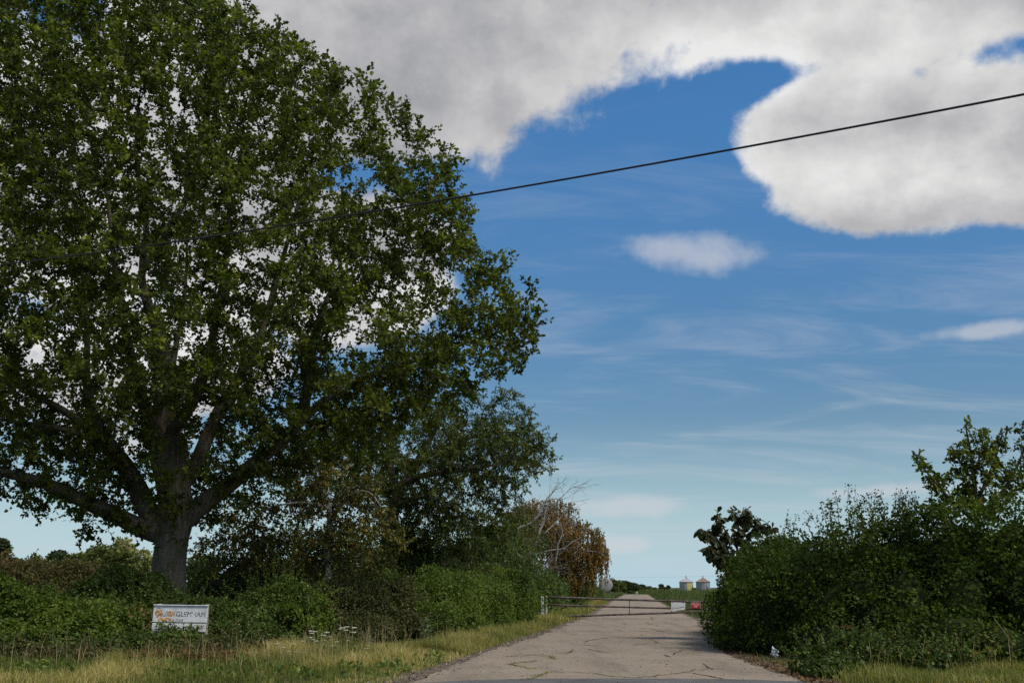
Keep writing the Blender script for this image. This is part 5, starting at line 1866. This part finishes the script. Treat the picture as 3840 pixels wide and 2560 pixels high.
fY = YS_ - .0165
x0 = ctr[0] - wd / 2
text_part('GREAT', .165, x0 + .05, zt - .245, 'faint_lettering', sg, fY, .98)
text_part('GLEMHAM', .165, x0 + .50 * wd - .10, zt - .245, 'faded_lettering', sg, fY, .92)
text_part('FARMS', .150, x0 + .37 * wd - .10, zt - .405, 'faint_lettering', sg, fY, .95)
text_part('PARK', .150, x0 + .20 * wd, zb + .065, 'faded_lettering', sg, fY + .004, 1.0)
text_part('X', .150, x0 + .73 * wd, zb + .065, 'faded_lettering', sg, fY + .004, .9)
text_part('V', .150, x0 + .90 * wd, zb + .065, 'faint_lettering', sg, fY + .004, .9)


def ring(cx, cz, rx, rz, w, a0=0, a1=360, m='orange_paint', name='scribble'):
    a = np.radians(np.linspace(a0, a1, 26))
    ww = w * (1 + .35 * np.sin(a * 2.3 + cx * 9))
    V = np.concatenate([np.c_[cx + np.cos(a) * (rx - ww / 2), a * 0, cz + np.sin(a) * (rz - ww / 2)], np.c_[cx + np.cos(a) * (rx + ww / 2), a * 0, cz + np.sin(a) * (rz + ww / 2)]])
    V[:, 1] = fY - .0008
    k = len(a)
    mb = MB()
    mb.add(V, [[i, i + 1, k + i + 1, k + i] for i in range(k - 1)])
    sp(name, mb, m)


def bx(u, v):      # zoomed crop of the board -> board plane
    return x0 + (u - 150) / 2030 * wd, zt - (v - 150) / 1010 * H


for (u, v, ru, rv, w, a0, a1) in [(785, 460, 105, 85, .026, 0, 360), (395, 550, 82, 62, .032, -40, 250), (725, 725, 100, 85, .036, -20, 200), (455, 720, 75, 60, .036, -10, 190), (285, 395, 50, 45, .024, 0, 360), (415, 385, 45, 55, .024, 0, 360)]:
    cx_, cz_ = bx(u, v)
    ring(cx_, cz_, ru / 2030 * wd, rv / 1010 * H, w, a0, a1)
cx_, cz_ = bx(335, 300)
ring(cx_, cz_, 95 / 2030 * wd, 48 / 1010 * H, .008, 10, 170, 'faded_lettering')
# bramble spray reaching over the sign foot
ch = []
for a, b, w, h, k in [(618, 2350, 28, 18, 46), (600, 2340, 14, 10, 16), (705, 2356, 24, 12, 40), (662, 2366, 60, 8, 60), (742, 2352, 8, 10, 10), (655, 2356, 18, 8, 20)]:
    c = P(a, b, YS_ - .10)
    pp = c + rng.normal(0, .5, (k, 3)) * np.array([w * YS_ / F, .05, h * YS_ / F])
    pp[:, 1] = np.minimum(pp[:, 1], YS_ - .06)
    ch.append(leaf_arrays(pp, unit(rng.normal(0, 1, (k, 3))) * np.array([1, .4, 1]), unit(rng.normal(0, .4, (k, 3)) + np.array([0, -.6, .6])), .075 * rng.uniform(.7, 1.1, k), SQUAT, np.clip(rng.normal(.55, .2, k), 0, 1)))
V, Q, r = join(ch)
bs = thing('bramble_spray', 'leafy bramble shoots crossing the lower plank of the white sign', 'bramble', (ctr[0], YS_ - .15, 0))
part('foliage', V, [Q], MATS['bramble_leaf'], bs, r, False, True)
mb = MB()
for a, b in [(618, 2340), (600, 2335), (705, 2346), (742, 2345), (655, 2356)]:
    t = P(a, b, YS_ - .10)
    mb.tube([np.array([t[0] + rng.normal(0, .1), YS_ - .3, 0]), t + np.array([rng.normal(0, .05), -.06, -.2]), t], [.006, .005, .003], 4, False)
mb.part('stems', MATS['shrub_wood_shade'], bs, False, True)

# ================================================================== GATE
YG = 54.5
gp = thing('gate_post', 'stout peeling white wooden post left of the gate', 'post', (*P(2033, 2300, YG)[:2], 0))
a, b = P(2033, 2234, YG), P(2033, 2300, YG)
mb = MB()
mb.box((a[0], YG, a[2] / 2), (.165, .165, a[2]), .05, .02)
mb.part('shaft', MATS['post_paint'], gp)
for zz in (.35, .95):
    mb = MB()
    mb.box((a[0] + .115, YG, zz), (.07, .03, .05), 0, .006)
    mb.part('hinge', MATS['dark_metal'], gp)

gt = thing('field_gate', 'long rusty tubular steel gate closed across the concrete lane', 'gate', (*P(2049, 2300, YG)[:2], 0))


def rail(p, q, r0, m, name='rail', sides=10, sag=.0):
    mb = MB()
    t = np.linspace(0, 1, 14)
    A, B = P(*p, YG), P(*q, YG)
    pts = A + (B - A) * t[:, None]
    pts[:, 2] -= sag * np.sin(t * math.pi)
    pts += (np.stack([vnoise(pts * 1.7, 90 + k) for k in range(3)], 1) - .5) * .012
    mb.tube(pts, r0, sides)
    return mb.part(name, MATS[m], gt, True)


rail((2052, 2237), (2760, 2258), .054, 'rusty_pipe', sag=.02)
rail((2052, 2266), (2760, 2285), .049, 'rusty_pipe', sag=.015)
rail((2052, 2312), (2760, 2288.5), .051, 'rusty_pipe')
rail((2049, 2233), (2049, 2316), .042, 'galvanised_pipe', 'hanging_stile', 12)
for u, t, bb in ((2203, 2242, 2306), (2361, 2247, 2301), (2519, 2251, 2296), (2640, 2254, 2291)):
    rail((u, t), (u - 1, bb), .020, 'rusty_pipe', 'upright', 7)
# orange twine hanging from the top rail
mb = MB()
tw0 = P(2246, 2245, YG - .05)
tag_loc = thing('baler_twine', 'orange baler twine tied round the top gate rail', 'twine', (tw0[0], YG - .05, 0))
for k in range(5):
    e = tw0 + np.array([rng.normal(-.05, .05), rng.normal(0, .02), -rng.uniform(.12, .35)])
    mb.tube([tw0, (tw0 + e) / 2 + np.array([rng.normal(0, .03), -.01, 0]), e], [.008, .007, .004], 4, False)
an = np.linspace(0, 6.28, 10)
mb.tube(np.c_[tw0[0] + 0 * an, YG + .055 * np.cos(an), tw0[2] + .055 * np.sin(an)], .012, 5, False)
mb.part('strands', MATS['orange_twine'], tag_loc, False)

# white plate and red notice on the gate
c4 = [P(2517, 2256, YG - .07), P(2570, 2258, YG - .07), P(2569, 2285, YG - .07), P(2517, 2288.5, YG - .07)]
wp = thing('blank_plate', 'white metal plate with grey scrawl hung on the gate', 'sign', ((c4[0] + c4[1])[0] / 2, YG - .07, 0))
mb = MB()
V = np.array(c4 + [c + np.array([0, .012, 0]) for c in c4])
mb.add(V, [[0, 3, 2, 1], [4, 5, 6, 7], [0, 1, 5, 4], [1, 2, 6, 5], [2, 3, 7, 6], [3, 0, 4, 7]])
mb.part('plate', MATS['white_plate'], wp)
mb = MB()
for off, amp, wv in ((0, .045, .016), (.025, .035, .010), (-.025, .03, .010)):
    t = np.linspace(.06, .98, 40)
    cx = c4[3][0] + (c4[2][0] - c4[3][0]) * t
    cz = c4[3][2] + .10 + off + .10 * t + (vnoise(np.c_[t * 16, t * 0 + off * 90, t * 0], 95) - .5) * amp * 3
    V = np.concatenate([np.c_[cx, cx * 0 + YG - .0735, cz - wv / 2], np.c_[cx, cx * 0 + YG - .0735, cz + wv / 2]])
    mb.add(V, [[i, i + 1, 40 + i + 1, 40 + i] for i in range(39)])
mb.part('scrawl', MATS['grey_scrawl'], wp)
for u in (2524, 2562):
    mb = MB()
    mb.box(P(u, 2257, YG - .02), (.03, .12, .05))
    mb.part('bracket', MATS['dark_metal'], wp)
a, b = P(2593, 2258, YG - .08), P(2626, 2279, YG - .08)
rs = thing('notice_sign', 'red notice with white lettering hung on the gate', 'sign', ((a[0] + b[0]) / 2, YG - .08, 0))
mb = MB()
cz, hh_ = (a[2] + b[2]) / 2, a[2] - b[2]
cxx, ww_ = (a[0] + b[0]) / 2, b[0] - a[0]
mb.box((cxx, YG - .066, cz), (ww_ + .07, .012, hh_ + .03))
mb.part('backing_board', MATS['grey_backing'], rs)
mb = MB()
mb.box((cxx, YG - .08, cz), (ww_, .010, hh_), 0, .003)
mb.part('plate', MATS['red_plate'], rs)
for tx, dz in (('Please keep', .26), ('this gate', -.02), ('shut', -.30)):
    text_part(tx, .098, cxx, cz + dz * hh_ - .02, 'white_letter', rs, YG - .0862, .80, 'CENTER', .0006, False)
for u in (2598, 2621):
    mb = MB()
    mb.box(P(u, 2257, YG - .03), (.025, .075, .05))
    mb.part('bracket', MATS['dark_metal'], rs)

# ================================================================== SILOS, TANK, MARKER
def silo(px, label, wallm, roofm, eave_py, Y, dia_px, hatch=True):
    c = P(px, eave_py, Y)
    r0 = dia_px / 2 * Y / F
    he = c[2]
    s = thing('grain_silo', label, 'silo', (c[0], Y, 0), 'grain silos')
    # rings of corrugated sheet
    mb = MB()
    nS, nr = 40, 28
    zz = np.linspace(0, he, nr)
    mb.tube(np.c_[np.full(nr, c[0]), np.full(nr, Y), zz], r0 + .025 * np.sin(np.arange(nr) * math.pi), nS, False)
    V = mb.verts().reshape(nr, nS, 3)
    V[::2, :, :2] = c[:2] + (V[::2, :, :2] - c[:2]) * (1 - .012)
    part('wall', V.reshape(-1, 3), mb.polys(), MATS[wallm], s, None, True)
    apex = he + r0 * .58
    mb = MB()
    k = 24
    an = np.arange(k) * 2 * math.pi / k
    ro = r0 * 1.04
    V = np.concatenate([np.c_[c[0] + np.cos(an) * ro, Y + np.sin(an) * ro, np.full(k, he + .0)], np.c_[c[0] + np.cos(an) * .16, Y + np.sin(an) * .16, np.full(k, apex)]])
    mb.add(V, [[i, (i + 1) % k, k + (i + 1) % k, k + i] for i in range(k)], None, list(range(k, 2 * k)))
    rf = mb.part('roof', MATS[roofm], s)
    mb = MB()
    for a_ in an:
        p1 = np.array([c[0] + math.cos(a_) * ro, Y + math.sin(a_) * ro, he + .02])
        p2 = np.array([c[0] + math.cos(a_) * .16, Y + math.sin(a_) * .16, apex + .02])
        mb.tube([p1, p2], .03, 4, False)
    mb.part('seams', MATS[roofm], rf, False, True)
    mb = MB()
    mb.tube(np.c_[c[0] + np.cos(np.linspace(0, 6.283, 33)) * ro, Y + np.sin(np.linspace(0, 6.283, 33)) * ro, np.full(33, he - .02)], .06, 6, False)
    mb.part('eave_ring', MATS['dark_metal'], s)
    mb = MB()
    t = np.linspace(0, math.pi, 12)
    hgt = .62
    mb.tube(np.concatenate([[[c[0] - .13, Y, apex - .05]], np.c_[c[0] - .13 * np.cos(t), np.full(12, Y), apex + hgt * .7 + .13 * np.sin(t)], [[c[0] + .13, Y, apex - .05]]]), .045, 6)
    mb.part('lifting_loop', MATS['dark_metal'], s)
    mb = MB()
    mb.box((c[0], Y, apex + .03), (.4, .4, .14), 0, .03)
    mb.part('cap', MATS['dark_metal'], s)
    if hatch:
        mb = MB()
        hx = c[0] - r0 * .32
        yf = Y - math.sqrt(r0 ** 2 - (r0 * .32) ** 2) - .03
        for dx, dz, sx, sz in ((-.34, .5, .07, 1.15), (.34, .5, .07, 1.15), (0, 1.05, .75, .07)):
            mb.box((hx + dx, yf, dz), (sx, .10, sz))
        mb.part('hatch_frame', MATS['dark_metal'], s)
        mb = MB()
        mb.box((hx, yf + .02, .5), (.60, .06, 1.0), 0, .01)
        mb.part('hatch', MATS['grey_backing'], s)
    return s


silo(2573, 'nearer whole grain silo with yellow lichen on its grey wall', 'silo_wall_lichen', 'silo_roof_metal', 2181, 290, 50)
silo(2636, 'grey grain silo with rusty roof half hidden by the hedge', 'silo_wall_grey', 'silo_roof_rust', 2181, 288, 51, False)

YT = 150.0
c = P(2271, 2192, YT)
rt = 25 * YT / F
tk = thing('fuel_tank', 'rusty grey cylindrical tank on legs left of the far lane', 'tank', (c[0], YT, 0))
ax = unit(np.array([-.12, -.99, 0]))      # the end towards the camera
side = np.array([-ax[1], ax[0], 0])
ln = 3.0
prof = [(0, .01), (-.008, .38), (-.03, .66), (-.07, .88), (-.13, 1.0), (-ln, 1.0), (-ln - .08, .85), (-ln - .12, .01)]
ends = np.array([c + ax * (.55 + q[0]) for q in prof])
mb = MB()
k = 36
an = np.arange(k) * 2 * math.pi / k
rows = [e + rt * q[1] * (np.cos(an)[:, None] * side + np.sin(an)[:, None] * np.array([0, 0, 1])) for e, q in zip(ends, prof)]
V = np.concatenate(rows[:5])
mb.add(V, [[r_ * k + i, r_ * k + (i + 1) % k, (r_ + 1) * k + (i + 1) % k, (r_ + 1) * k + i] for r_ in range(4) for i in range(k)])
mb.part('end_cap', MATS['tank_steel'], tk, True)
mb = MB()
V = np.concatenate(rows[4:])
mb.add(V, [[r_ * k + i, r_ * k + (i + 1) % k, (r_ + 1) * k + (i + 1) % k, (r_ + 1) * k + i] for r_ in range(3) for i in range(k)])
mb.part('shell', MATS['tank_rust'], tk, True)
for dd in (-.35, -2.4):
    for ss in (-.6, .6):
        f = c + ax * dd + side * rt * ss
        mb = MB()
        mb.box((f[0], f[1], (c[2] - rt * .75) / 2), (.14, .14, c[2] - rt * .75), .8, .02)
        mb.part('leg', MATS['dark_metal'], tk)

YK = 236.0
c = P(2388.5, 2221, YK)
mk_ = thing('lane_marker', 'small white marker board standing at the far end of the lane', 'marker', (c[0], YK, 0))
mb = MB()
mb.box((c[0], YK, c[2]), (.30, .04, .42), 0, .01)
mb.part('board', MATS['marker_white'], mk_)
mb = MB()
mb.box((c[0], YK - .025, c[2] - .03), (.12, .02, .16))
mb.part('symbol', MATS['marker_yellow'], mk_)
mb = MB()
mb.box((c[0], YK + .04, c[2] / 2), (.05, .05, c[2]))
mb.part('stake', MATS['grey_wood'], mk_)

# plastic litter under the hedge
c = P(2906, 2446, 24.3)
mb = MB()
gx, gz = np.meshgrid(np.linspace(-1, 1, 6), np.linspace(-1, 1, 6))
V = np.c_[gx.ravel() * .07 + rng.normal(0, .012, 36) + gz.ravel() * .03, rng.normal(0, .03, 36) - gz.ravel() * .02, gz.ravel() * .09 + rng.normal(0, .012, 36) - gx.ravel() * .04] + c
mb.add(V, [[i * 6 + j, i * 6 + j + 1, i * 6 + j + 7, i * 6 + j + 6] for i in range(5) for j in range(5)])
me = mb.mesh('plastic_wrapper', MATS['plastic_film'])
tag(link('plastic_wrapper', me), 'crumpled silver plastic wrapper caught at the foot of the right hedge', 'litter')

# ================================================================== WIRES
pts3 = []
for a, b, Y in [(-900, 1090, 24.5), (0, 1000, 22.0), (950, 860, 19.2), (1800, 720, 17.0), (2400, 622, 15.6), (3000, 520, 14.3), (3840, 360, 12.8), (4800, 160, 11.4)]:
    pts3.append(P(a, b, Y))
pts3 = np.array(pts3)
tt = np.linspace(0, 1, 60)
xs_ = np.linspace(pts3[0, 0], pts3[-1, 0], 60)
cf = [np.polyfit(pts3[:, 0], pts3[:, k], 2) for k in (1, 2)]
line = np.c_[xs_, np.polyval(cf[0], xs_), np.polyval(cf[1], xs_)]
mb = MB()
mb.tube(line, .017, 6)
tag(link('overhead_cable', mb.mesh('overhead_cable', MATS['cable_black'], True)), 'thick black overhead cable crossing the sky in front of the oak', 'cable')
mb = MB()
wa, wb = P(2000, 2160, 420), P(2900, 2153, 420)
t = np.linspace(0, 1, 20)
w_ = wa + (wb - wa) * t[:, None]
w_[:, 2] -= 1.2 * np.sin(t * math.pi) * .5
mb.tube(w_, .022, 4)
tag(link('power_line', mb.mesh('power_line', MATS['wire_grey'])), 'thin distant power line just above the silos', 'cable')

tot = sum(len(o.data.polygons) for o in COL.objects if o.type == 'MESH')
print('faces', tot, 'objects', len(COL.objects))
